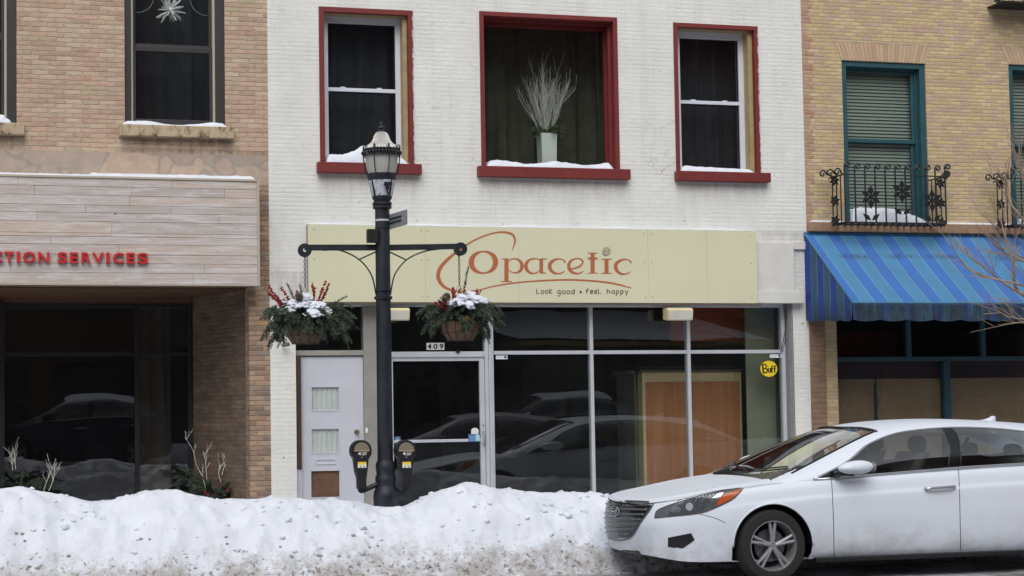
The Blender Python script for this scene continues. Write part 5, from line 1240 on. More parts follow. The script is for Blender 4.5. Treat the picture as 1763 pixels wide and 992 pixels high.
m.grid([[(x, y, bank_z(x, y) - (.06 if j in (0, 90) else 0)) for x in xs] for j, y in enumerate(ys)])
tag(m.build('snow_bank', BANK, None, True), 'long ploughed snow bank along the kerb with dirty specks', 'snow', None, 'stuff')
m = MB(); rnd = random.Random(78)
for k in range(260):
    x = rnd.uniform(-5, 5); y = rnd.uniform(-3.45, -2.75); z = bank_z(x, y); r_ = rnd.uniform(.008, .03) * (1 if rnd.random() < .85 else 1.9)
    g = bmesh.ops.create_icosphere(m.bm, subdivisions=1, radius=r_)
    for v in g['verts']: v.co = Vector((v.co.x * rnd.uniform(.7, 1.5), v.co.y * rnd.uniform(.7, 1.2), v.co.z * rnd.uniform(.5, .9))) + Vector((x, y, z))
tag(m.build('snow_chunks', BANK), 'small broken chunks of snow strewn over the snow bank', 'snow', None, 'stuff')
DIRTY = plain('dirty_ice', lin(158,154,150), .7, .3, 20, .01)
m = MB(); rnd = random.Random(77)
for k in range(110):
    x = rnd.uniform(-4, 5); y = rnd.uniform(-3.68, -3.3); z = bank_z(x, y); r_ = rnd.uniform(.006, .022) * (1 if rnd.random() < .85 else 1.8)
    g = bmesh.ops.create_icosphere(m.bm, subdivisions=1, radius=r_)
    for v in g['verts']: v.co = Vector((v.co.x * rnd.uniform(.8, 1.4), v.co.y, v.co.z * .7)) + Vector((x, y, z))
tag(m.build('ice_lumps', DIRTY), 'dirty lumps of ice scattered on the road side of the snow bank', 'ice', None, 'stuff')

# ------------------------------------------------------------------ parked sedan
CX0, CY0 = 2.60, -3.97
def paint(name, c, dirt=.35):
    t = NT(name)
    d = t.math('MULTIPLY', t.mr(t.noise(3, 6, .75), .45, .8, 0, dirt), t.mr(t.xyz()[2], .62, .2, .0, 1.5))
    cc = t.mix(d, c, lin(150,150,150)); 
    return t.fin(cc, t.mr(t.noise(4, 4), .3, .7, .42, .56), Coat_Weight=.22, Coat_Roughness=.12, Specular_IOR_Level=.3)
CARW = paint('pearl_white_paint', lin(212,219,230), .75)
TYRE = plain('tyre_rubber', lin(34,34,36), .85, .2, 20, .002); RIM = plain('alloy', lin(160,162,166), .35, .1, 6, 0, .6)
CHROME = plain('chrome', lin(196,198,202), .15, .04, 3, 0, .9); DCHR = plain('dull_chrome', lin(104,108,114), .3, .15, 30, 0, .6)
BTRIM = plain('gloss_black_trim', lin(24,25,28), .2, .05); LAMPD = plain('headlight_housing', lin(84,88,94), .12, .25, 26, 0, .3)
AMBER = plain('amber_lens', lin(176,84,44), .15, .1, 30); LENS = plain('projector_lens', lin(176,184,194), .08, .15, 40, 0, .3)
CABIN = plain('grey_cabin_cloth', lin(74,74,76), .85, .1)
car = thing('parked_car', (CX0, CY0, 0), 'white four door sedan parked at the kerb in front of the snow bank', 'car')
WT = [(0,0),(.006,.12),(.018,.25),(.04,.38),(.08,.51),(.14,.62),(.23,.71),(.37,.785),(.58,.845),(.9,.895),(1.3,.92),(2,.935),(3.4,.935),(4.2,.915),(4.7,.875),(5.05,.79),(5.22,.64),(5.29,.4),(5.32,.15),(5.32,0)]
outl = [(p.x, p.y) for p in smooth_path([(a, b, 0) for a, b in WT], 12)]
# resample evenly
L = [0]
for a, b in zip(outl, outl[1:]): L.append(L[-1] + math.dist(a, b))
NO = 420; res_ = []
for k in range(NO + 1):
    t = L[-1] * k / NO; i = max(j for j in range(len(L)) if L[j] <= t + 1e-9); i = min(i, len(L) - 2); q = (t - L[i]) / (L[i+1] - L[i]); res_.append((outl[i][0] + (outl[i+1][0] - outl[i][0]) * q, max(0, outl[i][1] + (outl[i+1][1] - outl[i][1]) * q)))
outl = res_
ZE = [(0,.690),(.1,.722),(.3,.762),(.6,.808),(.92,.855),(1.46,.908),(1.6,.922),(3.1,.998),(3.82,1.022),(4.5,1.045),(5.0,1.03),(5.32,.96)]
ZC = [(0,.695),(.05,.728),(.2,.765),(.44,.806),(.87,.878),(1.3,.935),(1.6,.965),(4.6,1.09),(5.0,1.08),(5.32,.965)]
ZR = [(1.22,.90),(1.32,.955),(1.6,1.078),(2.0,1.243),(2.3,1.352),(2.5,1.402),(2.75,1.432),(3.1,1.45),(3.45,1.45),(4.0,1.42),(4.45,1.365),(4.8,1.22),(5.08,1.07),(5.15,1.02)]
BW = [(1.22,.80),(1.6,.855),(2.2,.87),(3.6,.87),(4.4,.83),(5.15,.70)]
zbot = lambda x: .20 + .05 * math.exp(-(x / .25) ** 2) + .06 * math.exp(-((5.32 - x) / .3) ** 2)
INS = [(0,.085),(.08,.05),(.2,.022),(.4,.004),(.6,0),(.775,.004),(.80,.018),(.9,.034),(.96,.052),(1,.085)]
WX = (1.165, 4.215); WZ = .335; AR = .385
def body_mesh():
    m = MB(); NR = 40; rows = []
    for j in range(NR + 1):
        f = j / NR; row = []
        for i, (x, b) in enumerate(outl):
            a = outl[max(i-1, 0)]; c = outl[min(i+1, NO)]; t = Vector((c[0] - a[0], c[1] - a[1])).normalized(); n_ = Vector((-t.y, t.x))
            if i == 0: n_ = Vector((-1, 0))
            if i == NO: n_ = Vector((1, 0))
            ff = f
            ins = sinterp(f, INS)
            if .74 < f < .86: ins = interp(f, INS)
            k = min(1, max(0, (x - .5) / .8)); ins = ins * k + (1 - k) * (.05 * (1 - f) ** 2 + .11 * max(0, f - .55) ** 1.6 * 1.6)
            z = zbot(x) + (sinterp(x, ZE) - zbot(x)) * f
            row.append((x - n_.x * ins, max(0, b - n_.y * ins), z))
        rows.append(row)
    return rows
rows = body_mesh()
def clip_arches(bm):
    bm.verts.ensure_lookup_table()
    for cxw in WX:
        ins = {v for v in bm.verts if abs(v.co.y) > .5 and (v.co.x - cxw) ** 2 + (v.co.z - WZ) ** 2 < AR ** 2}
        fs = [f for f in bm.faces if all(v in ins for v in f.verts)]
        bmesh.ops.delete(bm, geom=fs, context='FACES')
        for v in [v for v in bm.verts if v.is_valid and v in ins]:
            d = Vector((v.co.x - cxw, v.co.z - WZ))
            if v.co.z < WZ and abs(d.x) > .2: d = Vector((d.x, 0))
            if d.length < 1e-4: continue
            if v.co.z >= WZ: d = d.normalized() * AR; v.co.x = cxw + d.x; v.co.z = WZ + d.y
            else: v.co.x = cxw + math.copysign(AR, d.x)
def loc(p): return (CX0 + p[0], CY0 + p[1], p[2])
def hoodz(x, b, w):
    zc, ze = sinterp(x, ZC), sinterp(x, ZE); u = min(1, abs(b) / max(w, .01)); r_ = .012 * math.exp(-((u - .72) / .07) ** 2) * min(1, x / .4)
    return zc - (zc - ze) * u ** 2.6 + r_ * (1 if x < 2 else 0)
top = rows[-1]
m = MB()
for sg_ in (-1, 1):
    m.grid([[(p[0], sg_ * p[1], p[2]) for p in r_] for r_ in rows])
    for rng in ([i for i in range(NO + 1) if top[i][0] <= 1.52], [i for i in range(NO + 1) if top[i][0] >= 4.6]):
        g = []
        for k in range(19):
            t = k / 18; g.append([(top[i][0], sg_ * top[i][1] * (1 - t), hoodz(top[i][0], top[i][1] * (1 - t), top[i][1])) for i in rng])
        m.grid(g)
    mid = [i for i in range(NO + 1) if 1.5 <= top[i][0] <= 4.62]
    m.grid([[(top[i][0], sg_ * top[i][1], top[i][2]) for i in mid], [(top[i][0], sg_ * (top[i][1] - .05), top[i][2] + .004) for i in mid]])
    m.grid([[(rows[0][i][0], sg_ * rows[0][i][1], rows[0][i][2]) for i in range(NO + 1)], [(rows[0][i][0], 0, rows[0][i][2]) for i in range(NO + 1)]])
bmesh.ops.remove_doubles(m.bm, verts=m.bm.verts, dist=.0015)
clip_arches(m.bm)
for v in m.bm.verts: v.co = Vector(loc(v.co))
bmesh.ops.recalc_face_normals(m.bm, faces=m.bm.faces)
bvh = BVHTree.FromBMesh(m.bm)
body = m.build('body', CARW, car, 'auto')
# greenhouse
def gh(x, th):
    bw, zb, zr_ = sinterp(x, BW), sinterp(x, ZE) - .012, sinterp(x, ZR); zr_ = max(zr_, zb + .002)
    return bw * max(0, math.cos(th)) ** (2 / 3.3), zb + (zr_ - zb) * math.sin(th) ** (2 / 2.15)
def gh_b(x, z):
    bw, zb, zr_ = sinterp(x, BW), sinterp(x, ZE) - .012, sinterp(x, ZR); q = min(1, max(0, (z - zb) / (zr_ - zb))); return bw * (1 - q ** 2.15) ** (1 / 3.3)
def gh_z(x, b):
    bw, zb, zr_ = sinterp(x, BW), sinterp(x, ZE) - .012, sinterp(x, ZR); return zb + (zr_ - zb) * (1 - min(1, abs(b) / bw) ** 3.3) ** (1 / 2.15)
DLO = [(1.60,.925),(1.97,1.075),(2.23,1.218),(2.49,1.306),(2.75,1.350),(3.17,1.374),(3.6,1.362),(3.97,1.322),(4.3,1.25),(4.62,1.14),(4.80,1.07),(4.5,1.052),(3.82,1.028),(3.1,1.004),(1.79,.934)]
dl = [(p.x, p.y) for p in smooth_path([(a, b, 0) for a, b in DLO[:11]], 6)] + DLO[11:]
def inpoly(p, poly):
    c = False; j = len(poly) - 1
    for i in range(len(poly)):
        if (poly[i][1] > p[1]) != (poly[j][1] > p[1]) and p[0] < (poly[j][0] - poly[i][0]) * (p[1] - poly[i][1]) / (poly[j][1] - poly[i][1]) + poly[i][0]: c = not c
        j = i
    return c
def ws_in(x, b):
    b = abs(b); e = .70 + (.545 - .70) * (x - 1.545) / .865
    return b < e and x > 1.30 + .24 * (b / .68) ** 2 and x < 2.36 + .06 * (b / .53) ** 2
def rw_in(x, b): b = abs(b); return b < .62 - .06 * (x - 4.5) and 4.50 - .05 * (b / .6) ** 2 < x < 5.0
gx = [1.22 + (5.15 - 1.22) * i / 330 for i in range(331)]; TH = [math.pi / 2 * (k / 64) for k in range(65)]
mp, mg, mk = MB(), MB(), MB()
pt = [[gh(x, t) for t in TH] for x in gx]
for sg_ in (-1, 1):
    for i in range(330):
        for j in range(64):
            P = [(gx[i], pt[i][j]), (gx[i+1], pt[i+1][j]), (gx[i+1], pt[i+1][j+1]), (gx[i], pt[i][j+1])]
            c = (sum(p[0] for p in P) / 4, sum(p[1][0] for p in P) / 4, sum(p[1][1] for p in P) / 4)
            tgt = mp
            if ws_in(c[0], c[1]): tgt = mg
            elif rw_in(c[0], c[1]): tgt = mg
            elif c[1] > .4 and inpoly((c[0], c[2]), dl):
                tgt = mg
                if 2.985 + (c[2] - 1) * .3 < c[0] < 3.115 + (c[2] - 1) * .22 or 4.28 < c[0] < 4.33: tgt = mk
                if c[2] < 1.075 and c[0] < 1.98: tgt = mk
            elif c[0] < 1.37 + .22 * (c[1] / .68) ** 2 and c[1] < .66: tgt = mk
            tgt.face([loc((p[0], sg_ * p[1][0], p[1][1])) for p in P])
mp.build('roof_and_pillars', CARW, car, True, merge=True); mg.build('glass', CARGL, car, True, merge=True); mk.build('pillar_cover', BTRIM, car, True, merge=True)
for sg_ in (-1, 1):
    m = MB(); pts = [loc((x, sg_ * (gh_b(x, z) + .003), z)) for x, z in dl]; m.tube(pts + [pts[0]], .0105, 6); m.build('window_chrome', CHROME, car, True)
    m = MB(); bt = 40; pts = [loc((1.545 + .865 * k / bt, sg_ * (.70 - .155 * k / bt), gh_z(1.545 + .865 * k / bt, .70 - .155 * k / bt) + .002)) for k in range(-4, bt + 1)]; m.tube(pts, .011, 6); m.build('windscreen_seal', BTRIM, car, True)
    for c0_, k_ in ((2.985, .3), (3.115, .22)):
        MB().tube([loc((c0_ + (z - 1) * k_, sg_ * (gh_b(c0_ + (z - 1) * k_, z) + .001), z)) for z in [1.0 + .375 * q / 12 for q in range(13)]], .007, 6).build('pillar_edge', BTRIM, car, True)
m = MB(); pts = [loc((2.38 + .06 * (b / .53) ** 2, b, gh_z(2.38 + .06 * (b / .53) ** 2, b) - .001)) for b in [-.55 + 1.1 * k / 30 for k in range(31)]]; m.tube(pts, .02, 6)
for v in m.bm.verts: pass
m.build('windscreen_band', BTRIM, car, True)
for q, (x0, x1) in enumerate(((1.40, .66), (1.44, -.05))):
    m = MB(); a = [(1.38 + .0 * k, x1 - (.62 if q == 0 else .5) * k / 10 ) for k in range(11)]; m.tube([loc((1.38 + .2 * (b / .68) ** 2, b, gh_z(1.38 + .2 * (b / .68) ** 2, b) + .012)) for _, b in a], .008, 6); m.build('wiper', BTRIM, car, True)
m = MB(); fx = 3.92; zf_ = sinterp(fx + .09, ZR); m.prism([(CX0 + fx, zf_ - .01), (CX0 + fx + .06, zf_ + .012), (CX0 + fx + .12, zf_ + .032), (CX0 + fx + .165, zf_ + .052), (CX0 + fx + .185, zf_ + .05), (CX0 + fx + .19, zf_ - .012)], CY0 - .016, CY0 + .016); m.grid([[loc((fx + a, s_ * w, sinterp(fx + a, ZR) - .004 + h)) for a, h, w in pr] for s_, pr in ((-1, [(0,.0,.02),(.06,.01,.018),(.12,.03,.013),(.16,.05,.006),(.18,.0,.02)]), (0, [(0,.006,0),(.06,.02,0),(.12,.036,0),(.165,.057,0),(.185,.0,0)]), (1, [(0,.0,.02),(.06,.01,.018),(.12,.03,.013),(.16,.05,.006),(.18,.0,.02)]))]); m.build('roof_fin', CARW, car, True)
# draped details: rays find the body, the patch then lies on it
def hit(px, py):
    d = (W(px, py, 0) - CAM).normalized(); h = bvh.ray_cast(CAM, d); return (h[0], h[1]) if h[0] else None
def mir(p): return Vector((p.x, 2 * CY0 - p.y, p.z))
def patch(name, poly, mat, off=.004, mirror=True, parent=None, st=1.0):
    xs_ = [p[0] for p in poly]; ys_ = [p[1] for p in poly]; made = []
    for s_ in ((0, 1) if mirror else (0,)):
        m = MB(); cache = {}
        def gv(a, b):
            if (a, b) not in cache:
                h = hit(a, b); 
                if h is None: cache[(a, b)] = None
                else:
                    n_ = h[1] if h[1].dot(CAM - h[0]) > 0 else -h[1]; p = h[0] + n_ * off; cache[(a, b)] = m.v(mir(p) if s_ else p)
            return cache[(a, b)]
        x = math.floor(min(xs_))
        while x < max(xs_):
            y = math.floor(min(ys_))
            while y < max(ys_):
                if inpoly((x + st / 2, y + st / 2), poly):
                    q = [gv(x, y), gv(x + st, y), gv(x + st, y + st), gv(x, y + st)]
                    if all(q) and max((q[i].co - q[i-1].co).length for i in range(4)) < .08: m.bm.faces.new(q)
                y += st
            x += st
        made.append(m.build(name, mat, parent[s_] if parent else car, True))
    return made
def line(name, pts, r, mat, off=0.0, mirror=True, n=8, parent=None, closed=False):
    sp = smooth_path([(a, b, 0) for a, b in pts], n) if n > 1 else [Vector((a, b, 0)) for a, b in pts]; P = []
    for p in sp:
        h = hit(p.x, p.y)
        if h: n_ = h[1] if h[1].dot(CAM - h[0]) > 0 else -h[1]; P.append(h[0] + n_ * off)
    for s_ in ((0, 1) if mirror else (0,)):
        if len(P) > 1: MB().tube([mir(p) if s_ else p for p in P] + ([mir(P[0]) if s_ else P[0]] if closed else []), r, 6).build(name, mat, parent[s_] if parent else car, True)
Z7 = lambda L_: [(1020 + a / 2.373, 700 + b / 2.373) for a, b in L_]
HLp = Z7([(255,456),(262,428),(300,408),(370,385),(450,362),(530,344),(609,334),(605,348),(575,378),(530,402),(480,424),(430,438),(340,448)])
hl = patch('headlight', HLp, LAMPD, .004)
patch('chrome_reflector', Z7([(480,380),(520,352),(535,352),(512,382),(500,412),(478,424),(440,436),(400,438),(455,420),(478,400)]), CHROME, .006, parent=hl, st=.5)
patch('amber_marker', Z7([(532,362),(606,337),(602,350),(572,376),(525,400),(505,406),(515,382)]), AMBER, .007, parent=hl, st=.5)
circ = lambda cx, cy, r_, ry=None: [(cx + r_ * math.cos(2 * math.pi * k / 24), cy + (ry or r_) * math.sin(2 * math.pi * k / 24)) for k in range(24)]
patch('projector', Z7(circ(396, 410, 15, 17)), LENS, .008, parent=hl, st=.5); patch('high_beam', Z7(circ(340, 422, 22, 13)), DCHR, .007, parent=hl, st=.5)
line('lamp_divider', Z7([(430,372),(415,400),(420,434)]), .004, DCHR, .007, parent=hl); line('lamp_divider', Z7([(470,362),(445,395),(440,430)]), .004, DCHR, .007, parent=hl)
line('lens_rim', HLp + [HLp[0]], .0035, BTRIM, .003, n=3, parent=hl)
GRp = [(1033,868),(1040,862.5),(1117,865),(1123,872),(1103,900),(1084,926),(1048,927),(1036,900)]
gr = patch('grille', GRp, BTRIM, .004, mirror=False)
for k in range(7):
    y = 868 + k * 8.2; line('grille_bar', [(1035 + k * 1.6, y - 1), (1062, y + .5), (1121 - k * 5.6, y + 2)], .0105, DCHR, .010, False, 6, parent=gr)
line('grille_surround', GRp + [GRp[0]], .008, DCHR, .006, False, 4, parent=gr)
ex, ey = 1061, 881; em = [(ex + 8.5 * math.cos(q), ey + 8.2 * math.sin(q)) for q in [2 * math.pi * k / 28 for k in range(29)]]
line('emblem_ring', em, .004, CHROME, .022, False, 1, parent=gr)
for pts in ([(1058.5,876.5),(1057,881),(1056,885.5)], [(1066.5,876),(1065,881),(1064,885.5)], [(1057,882.5),(1061,881.3),(1065,879.5)]): line('emblem_letter', pts, .006, CHROME, .022, False, 4, parent=gr)
line('hood_gap', Z7([(345,386),(420,364),(520,342),(612,333)]), .0028, BTRIM, 0)
line('hood_gap', Z7([(612,334),(700,322),(760,314),(828,306)]), .0028, BTRIM, 0); line('bumper_gap', Z7([(440,440),(500,456),(545,476)]), .0028, BTRIM, 0)
line('door_gap', [(1431,824),(1433,850),(1435,900),(1436,950),(1438,975)], .0034, BTRIM, 0); line('door_gap', [(1650,806),(1652,850),(1653,900),(1654,960),(1655,975)], .0034, BTRIM, 0)
patch('lower_intake', [(1046,946),(1100,948),(1112,965),(1104,974),(1056,972)], BTRIM, .003, mirror=False)
patch('fog_recess', [(1150,926),(1190,918),(1196,930),(1176,944),(1150,942)], BTRIM, .003)
for s_ in (-1, 1):
    m = MB(); hx0, hx1 = 5.30 - CX0, 5.62 - CX0; y_ = s_ * .95
    m.tube(smooth_path([loc((hx0, s_ * .925, .815)), loc((hx0 + .04, y_ + s_ * .012, .822)), loc((hx1 - .05, y_ + s_ * .012, .832)), loc((hx1, s_ * .925, .834))], 5), .014, 8); m.build('door_handle', CHROME, car, True)
    m = MB(); m.tube(smooth_path([loc((4.05, s_ * .91, .842)), loc((4.09, y_, .85)), loc((4.30, y_ - s_ * .005, .856)), loc((4.35, s_ * .9, .858))], 5), .014, 8); m.build('door_handle', CHROME, car, True)
    # mirrors
    m = MB(); g = bmesh.ops.create_icosphere(m.bm, subdivisions=4, radius=1)
    for v in g['verts']:
        x, y, z = v.co; x = math.copysign(abs(x) ** .8, x); f = 1 if x < 0 else .92
        v.co = Vector(loc((1.955 + x * .175, s_ * (1.0 + .075 * y * (1 - .15 * x)), 1.033 + z * .064 * (1 - .22 * (x < 0) * abs(x)) + .006 * x)))
    mr_ = m.build('wing_mirror', CARW, car, True)
    m = MB(); m.tube([loc((1.80, s_ * .84, .955)), loc((1.85, s_ * .95, .985)), loc((1.93, s_ * 1.0, .99))], [.035, .028, .04], 10); m.build('mirror_foot', BTRIM, car, True)
    m = MB(); g = [loc((2.128, s_ * (1.0 + .06 * math.cos(q)), 1.033 + .05 * math.sin(q))) for q in [2 * math.pi * k / 20 for k in range(20)]]; m.face(g); m.build('mirror_glass', CHROME, mr_)
    # black sill trim and wheel arches
    for cxw in WX:
        m = MB(); n = 40; arc = [(cxw + AR * math.cos(math.pi * k / n), WZ + AR * math.sin(math.pi * k / n)) for k in range(n + 1)]
        m.grid([[loc((a, s_ * .905, b)) for a, b in arc], [loc((a, s_ * .60, b)) for a, b in arc]]); m.face([loc((a, s_ * .60, b)) for a, b in arc] + [loc((arc[-1][0], s_ * .6, .15)), loc((arc[0][0], s_ * .6, .15))])
        m.build('wheel_well', BLACKF, car, fixn=False)
        m = MB(); lipb = lambda a: interp(a, [(p[0], p[1]) for p in outl[::8] if p[0] > .4 and p[0] < 4.8])
        m.tube([loc((a, s_ * (lipb(a) - .006), b)) for a, b in arc], .0085, 6); m.build('arch_lip', CARW, car, True)
        cy_ = CY0 + s_ * .80
        m = MB(); m.lathe([(.225, -.10), (.26, -.105), (.31, -.10), (.328, -.075), (.333, 0), (.328, .075), (.31, .10), (.26, .105), (.225, .10)], (CX0 + cxw, cy_, WZ), 56, 'y', False); wh = m.build('wheel', TYRE, car, 'auto')
        m = MB(); m.lathe([(.228, s_ * .095), (.232, s_ * .1), (.222, s_ * .102), (.215, s_ * .07), (.2, s_ * -.02)], (CX0 + cxw, cy_, WZ), 56, 'y', False)
        for k in range(5):
            for dk in (-.13, .13):
                a = 2 * math.pi * k / 5 + .3; a1 = a + dk; p0 = Vector((.03 * math.cos(a), 0, .03 * math.sin(a))); p1 = Vector((.222 * math.cos(a1 * 1), 0, .222 * math.sin(a1 * 1))); c = Vector((CX0 + cxw, cy_ + s_ * .075, WZ)); m.tube([c + p0, c + (p0 + p1) / 2 + Vector((0, s_ * .004, 0)), c + p1], [.022, .016, .015], 8)
        m.lathe([(.0, s_ * .088), (.035, s_ * .088), (.045, s_ * .07)], (CX0 + cxw, cy_, WZ), 20, 'y'); m.build('rim', RIM, wh, 'auto')
        m = MB(); m.lathe([(.0, -s_ * .0), (.15, -s_ * .0), (.15, s_ * .02), (.0, s_ * .02)], (CX0 + cxw, cy_, WZ), 32, 'y'); m.build('brake_disc', DCHR, wh)
    m = MB(); q = [loc((x, s_ * .895, .2)) for x in (1.6, 3.8)]; m.box(CX0 + 1.58, CX0 + 3.8, CY0 + s_ * .88 - .03, CY0 + s_ * .88 + .03, .17, .215); m.build('sill_trim', BTRIM, car, bevel=.01)
# cabin
def cab(name, pts, mat, sub=.03):
    return pts
for xf, bb in ((2.62, .38), (2.62, -.38)):
    m = MB(); m.grid([[loc((xf + .28 * k / 8 * 1.0 + q * .11, bb + w, .52 + .62 * k / 8 - .0 * q)) for (q, w) in ((0,-.22),(-.25,-.17),(0,-.1),(0,.1),(-.25,.17),(0,.22),(.8,.2),(1,0),(.8,-.2))] for k in range(9)], True); seat = m.build('front_seat', CABIN, car, True)
    m = MB(); g = bmesh.ops.create_icosphere(m.bm, subdivisions=3, radius=1)
    for v in g['verts']:
        x, y, z = v.co; v.co = Vector(loc((xf + .36 + .055 * x, bb + math.copysign(abs(y) ** .7, y) * .13, 1.215 + math.copysign(abs(z) ** .7, z) * .085)))
    m.build('headrest', CABIN, seat, True)
m = MB(); m.box(*[CX0 + a for a in (3.9, 4.1)], CY0 - .62, CY0 + .62, .5, 1.08); m.build('rear_seat', CABIN, car, bevel=.06, seg=3)
for bb in (-.36, .36):
    m = MB(); g = bmesh.ops.create_icosphere(m.bm, subdivisions=3, radius=1)
    for v in g['verts']: x, y, z = v.co; v.co = Vector(loc((4.05 + .05 * x, bb + math.copysign(abs(y) ** .7, y) * .13, 1.13 + math.copysign(abs(z) ** .7, z) * .07)))
    m.build('rear_headrest', CABIN, car, True)
m = MB(); m.grid([[loc((x, b, z)) for b in (-.78, -.4, 0, .4, .78)] for x, z in ((1.36, .91), (1.6, .955), (1.85, .965), (1.95, .93), (2.0, .7))]); m.build('dashboard', BTRIM, car, True)
m = MB(); c = Vector(loc((2.12, -.38, .93))); m.tube([c + Vector((.06 * math.sin(q), .18 * math.cos(q), .17 * math.sin(q))) for q in [2 * math.pi * k / 28 for k in range(29)]], .014, 8); m.tube([c, Vector(loc((1.9, -.38, .86)))], .03, 8); m.build('steering_wheel', BTRIM, car, True)
m = MB(); m.box(CX0 + 1.5, CX0 + 4.7, CY0 - .8, CY0 + .8, .34, .36); m.build('cabin_floor', BTRIM, car)
for s_ in (-1, 1):
    m = MB(); m.box(CX0 + 1.75, CX0 + 4.5, CY0 + s_ * .79 - .01, CY0 + s_ * .79 + .01, .36, .93); m.build('door_card', CABIN, car)
m = MB(); m.tube(smooth_path([loc((2.27, 0, 1.26)), loc((2.29, .1, 1.265)), loc((2.29, -.1, 1.265))], 2), .03, 8); m.build('rear_view_mirror', BTRIM, car, True)

def split_loose(o, least=12):
    bm = bmesh.new(); bm.from_mesh(o.data); seen = set(); comps = []
    for f in bm.faces:
        if f in seen: continue
        st_, comp = [f], []; seen.add(f)
        while st_:
            g = st_.pop(); comp.append(g)
            for e in g.edges:
                for h in e.link_faces:
                    if h not in seen: seen.add(h); st_.append(h)
        comps.append(comp)
    comps = [c for c in comps if len(c) >= least]; first = True; mw = o.data
    for c in comps:
        nb = bmesh.new(); mp_ = {}
        for f in c:
            vs_n = []
            for v in f.verts:
                if v not in mp_: mp_[v] = nb.verts.new(v.co)
                vs_n.append(mp_[v])
            nf = nb.faces.new(vs_n); nf.smooth = True
        me = bpy.data.meshes.new(o.name.split('.')[0]); nb.to_mesh(me); nb.free(); me.materials.append(mw.materials[0])
        if first: o.data = me; first = False
        else: q = bpy.data.objects.new(o.name.split('.')[0], me); col.objects.link(q); q.parent = o.parent
    bm.free()
for ch in list(bpy.data.objects):
    if ch.name.split('.')[0] in ('pillar_cover', 'glass', 'chrome_reflector', 'headlight', 'amber_marker') and ch.type == 'MESH': split_loose(ch)

# ------------------------------------------------------------------ bare street tree at the right edge
rnd = random.Random(21)
TY = -2.9
tp = W(1835, 620, TY)
tree = thing('street_tree', (tp.x, TY, SW), 'bare street tree whose grey-brown twigs reach in from the right edge', 'tree')
TWIG = plain('grey_brown_bark', lin(150,132,118), .85, .2, 20, .002)
m = MB(); m.tube([(tp.x + .05, TY, SW), (tp.x + .03, TY, 1.4), (tp.x, TY, W(1835, 560, TY).z), (tp.x + .05, TY, 4.2), (tp.x + .0, TY, 6)], [.11, .09, .075, .05, .02], 12); m.build('trunk', TWIG, tree, True)
limbs = [[(1835,560),(1800,530),(1763,507),(1725,486),(1697,467),(1680,445),(1668,423)], [(1835,540),(1790,520),(1757,500),(1740,460),(1729,398),(1728,360)], [(1835,500),(1800,470),(1763,448),(1735,432),(1715,418)],
         [(1835,460),(1790,420),(1760,380),(1735,340),(1725,300)], [(1835,430),(1800,380),(1775,320),(1765,270)], [(1835,530),(1790,500),(1740,490),(1690,470),(1655,440)], [(1835,600),(1790,560),(1740,545),(1700,530)]]
for k, L_ in enumerate(limbs):
    m = MB(); P = smooth_path([W(a, b, TY - .02 * k) + Vector((0, rnd.uniform(-.12, .12), 0)) for a, b in L_], 5); n = len(P)
    m.tube(P, [(.021 if k < 6 else .012) * (1 - .78 * i / n) for i in range(n)], 6)
    for j in range(9):
        i = rnd.randint(n // 5, n - 2); t = (P[i+1] - P[i]).normalized(); d = (t + Vector((rnd.uniform(-1, .6), rnd.uniform(-.8, .8), rnd.uniform(-.6, 1.1))) * .7)
        twig_tree(m, P[i], d, rnd.uniform(.25, .5), .0055, 1, rnd, .6, .08, 3, .0018)
    m.build('limb', TWIG, tree)

# ------------------------------------------------------------------ across the street: what the panes reflect
def block(x0, x1, h, mat, label, cat='building', y=-30.0, floors=3, trim=None):
    b = thing('opposite_building', ((x0 + x1) / 2, y, SW), label, cat, 'buildings across the street'); holes = []; n = max(2, int((x1 - x0) / 3)); wd = (x1 - x0) / n
    floors = int((h - 5) / 3.6)
    for f in range(floors):
        z0 = 4.6 + f * 3.6
        for k in range(n): holes.append((x0 + wd * (k + .5) - .55, x0 + wd * (k + .5) + .55, z0, z0 + 2.0))
    for k in range(n): holes.append((x0 + wd * k + .4, x0 + wd * (k + 1) - .4, .6, 3.1))
    m = MB(); m.box(x0, x1, y - 10, y - .31, SW, h)
    m.build('mass', DARKIN, b)
    m = MB(); wall_mesh(m, x0, x1, SW, h, holes, -.3, y); m.build('wall', mat, b)
    for hh in holes:
        m = MB(); m.face([(hh[0], y - .2, hh[2]), (hh[1], y - .2, hh[2]), (hh[1], y - .2, hh[3]), (hh[0], y - .2, hh[3])]); m.build('window', BRONZE, b)
    m = MB(); m.box(x0 - .1, x1 + .1, y - .3, y + .35, h, h + .4); m.build('cornice', trim or BRONZE, b)
DKB = plain('dark_brick_opposite', lin(92,62,52), .95, .2, 3); DKG = plain('dark_stone_opposite', lin(78,76,74), .95, .2, 3); RDB = plain('red_brick_opposite', lin(104,52,38), .95, .2, 3)
block(-30, -9.0, 15.4, DKG, 'dark grey stone block across the street'); block(-9, 1.6, 16, DKB, 'dark brown brick block across the street'); block(1.6, 12.2, 15.6, DKG, 'second dark stone block across the street')
block(31.8, 60, 16, DKB, 'brown corner block across the street'); block(12.2, 31.8, 19, RDB, 'red brick block set back across the street', y=-38)
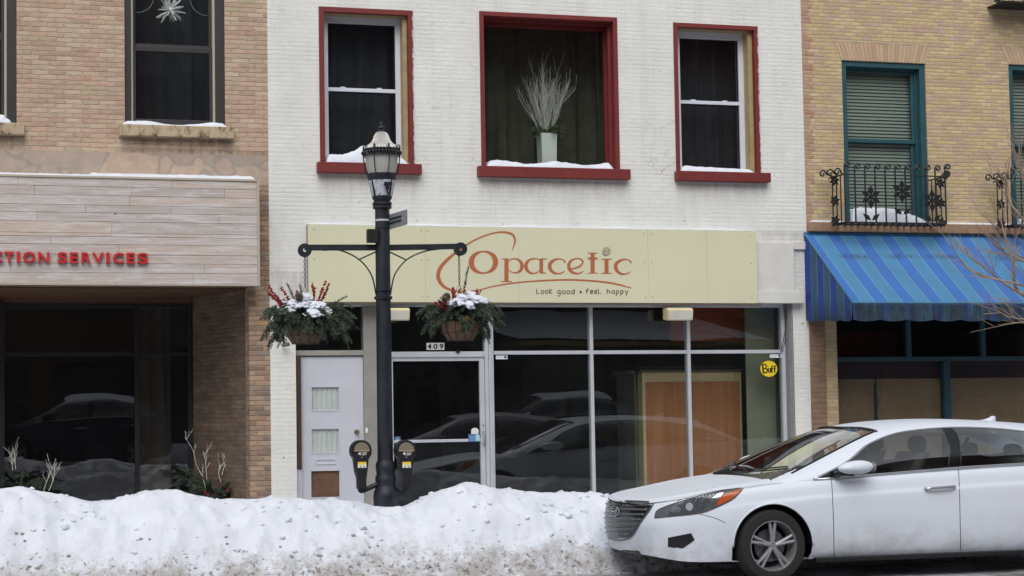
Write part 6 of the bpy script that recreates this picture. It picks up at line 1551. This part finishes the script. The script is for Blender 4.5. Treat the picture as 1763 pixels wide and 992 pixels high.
# low shop with a snow covered roof
lo = thing('opposite_low_shop', (20, -29, SW), 'low shop with snow covered roof across the street', 'building', 'buildings across the street')
m = MB(); m.box(12.6, 20.6, -37, -28, SW, 3.55); m.build('wall', DKG, lo); m = MB(); m.box(12.4, 20.8, -28.2, -27.7, 3.36, 3.5); m.build('fascia', plain('mustard_fascia', lin(150,128,72), .8), lo)
m = MB(); m.grid([[(x, y, 3.56 + (-27.6 - y) * .16 + .06 * fbm(x * .4, y * .5)) for x in [12.3 + 8.5 * i / 60 for i in range(61)]] for y in (-27.6, -29, -31, -33, -35, -37)]); m.build('snowy_roof', SNOW, lo, True)
m = MB(); m.grid([[(x, y, max(0.02, .5 * math.exp(-((y + 23.4) / .7) ** 2) * (1 + .35 * fbm(x * .6, y)))) for x in [-20 + 60 * i / 200 for i in range(201)]] for y in [-25 + 3.2 * j / 20 for j in range(21)]])
tag(m.build('opposite_snow_bank', BANK, None, True), 'snow bank along the far kerb across the street', 'snow', None, 'stuff')

DARKCAR = paint('dark_blue_paint', lin(30,36,52)); GREYCAR = paint('silver_grey_paint', lin(150,154,160))
def other_car(x, y, mat, sc, label, roofsnow=False):
    c = copy_tree(car); c.location = (x, y, 0); c.scale = sc; c['label'] = label; c['group'] = 'cars across the street'
    for ch in [q for q in bpy.data.objects if q.parent == c]:
        if ch.name.split('.')[0] in ('body', 'roof_and_pillars', 'arch_lip', 'wing_mirror'): ch.material_slots[0].link = 'OBJECT'; ch.material_slots[0].material = mat
    if roofsnow:
        m = MB(); m.grid([[(2.45 + 1.9 * i / 30, b, gh_z(2.45 + 1.9 * i / 30, b) + .002 + .035 * max(0, 1 - (abs(b) / .66) ** 4) * min(1, i / 3, (30 - i) / 3)) for i in range(31)] for b in [-.66 + 1.32 * k / 16 for k in range(17)]])
        o = m.build('roof_snow', SNOW, None, True); o.parent = c
    return c
other_car(2.75, -10.6, GREYCAR, (1, 1, 1), 'silver grey sedan in the far lane seen only mirrored in the glass')
other_car(8.3, -21.6, DARKCAR, (1, 1.05, 1.3), 'tall dark blue car with snow on its roof across the street', True)
other_car(-3.9, -21.6, DARKCAR, (1, 1.05, 1.35), 'tall dark blue car mirrored in the left shopfront', True)
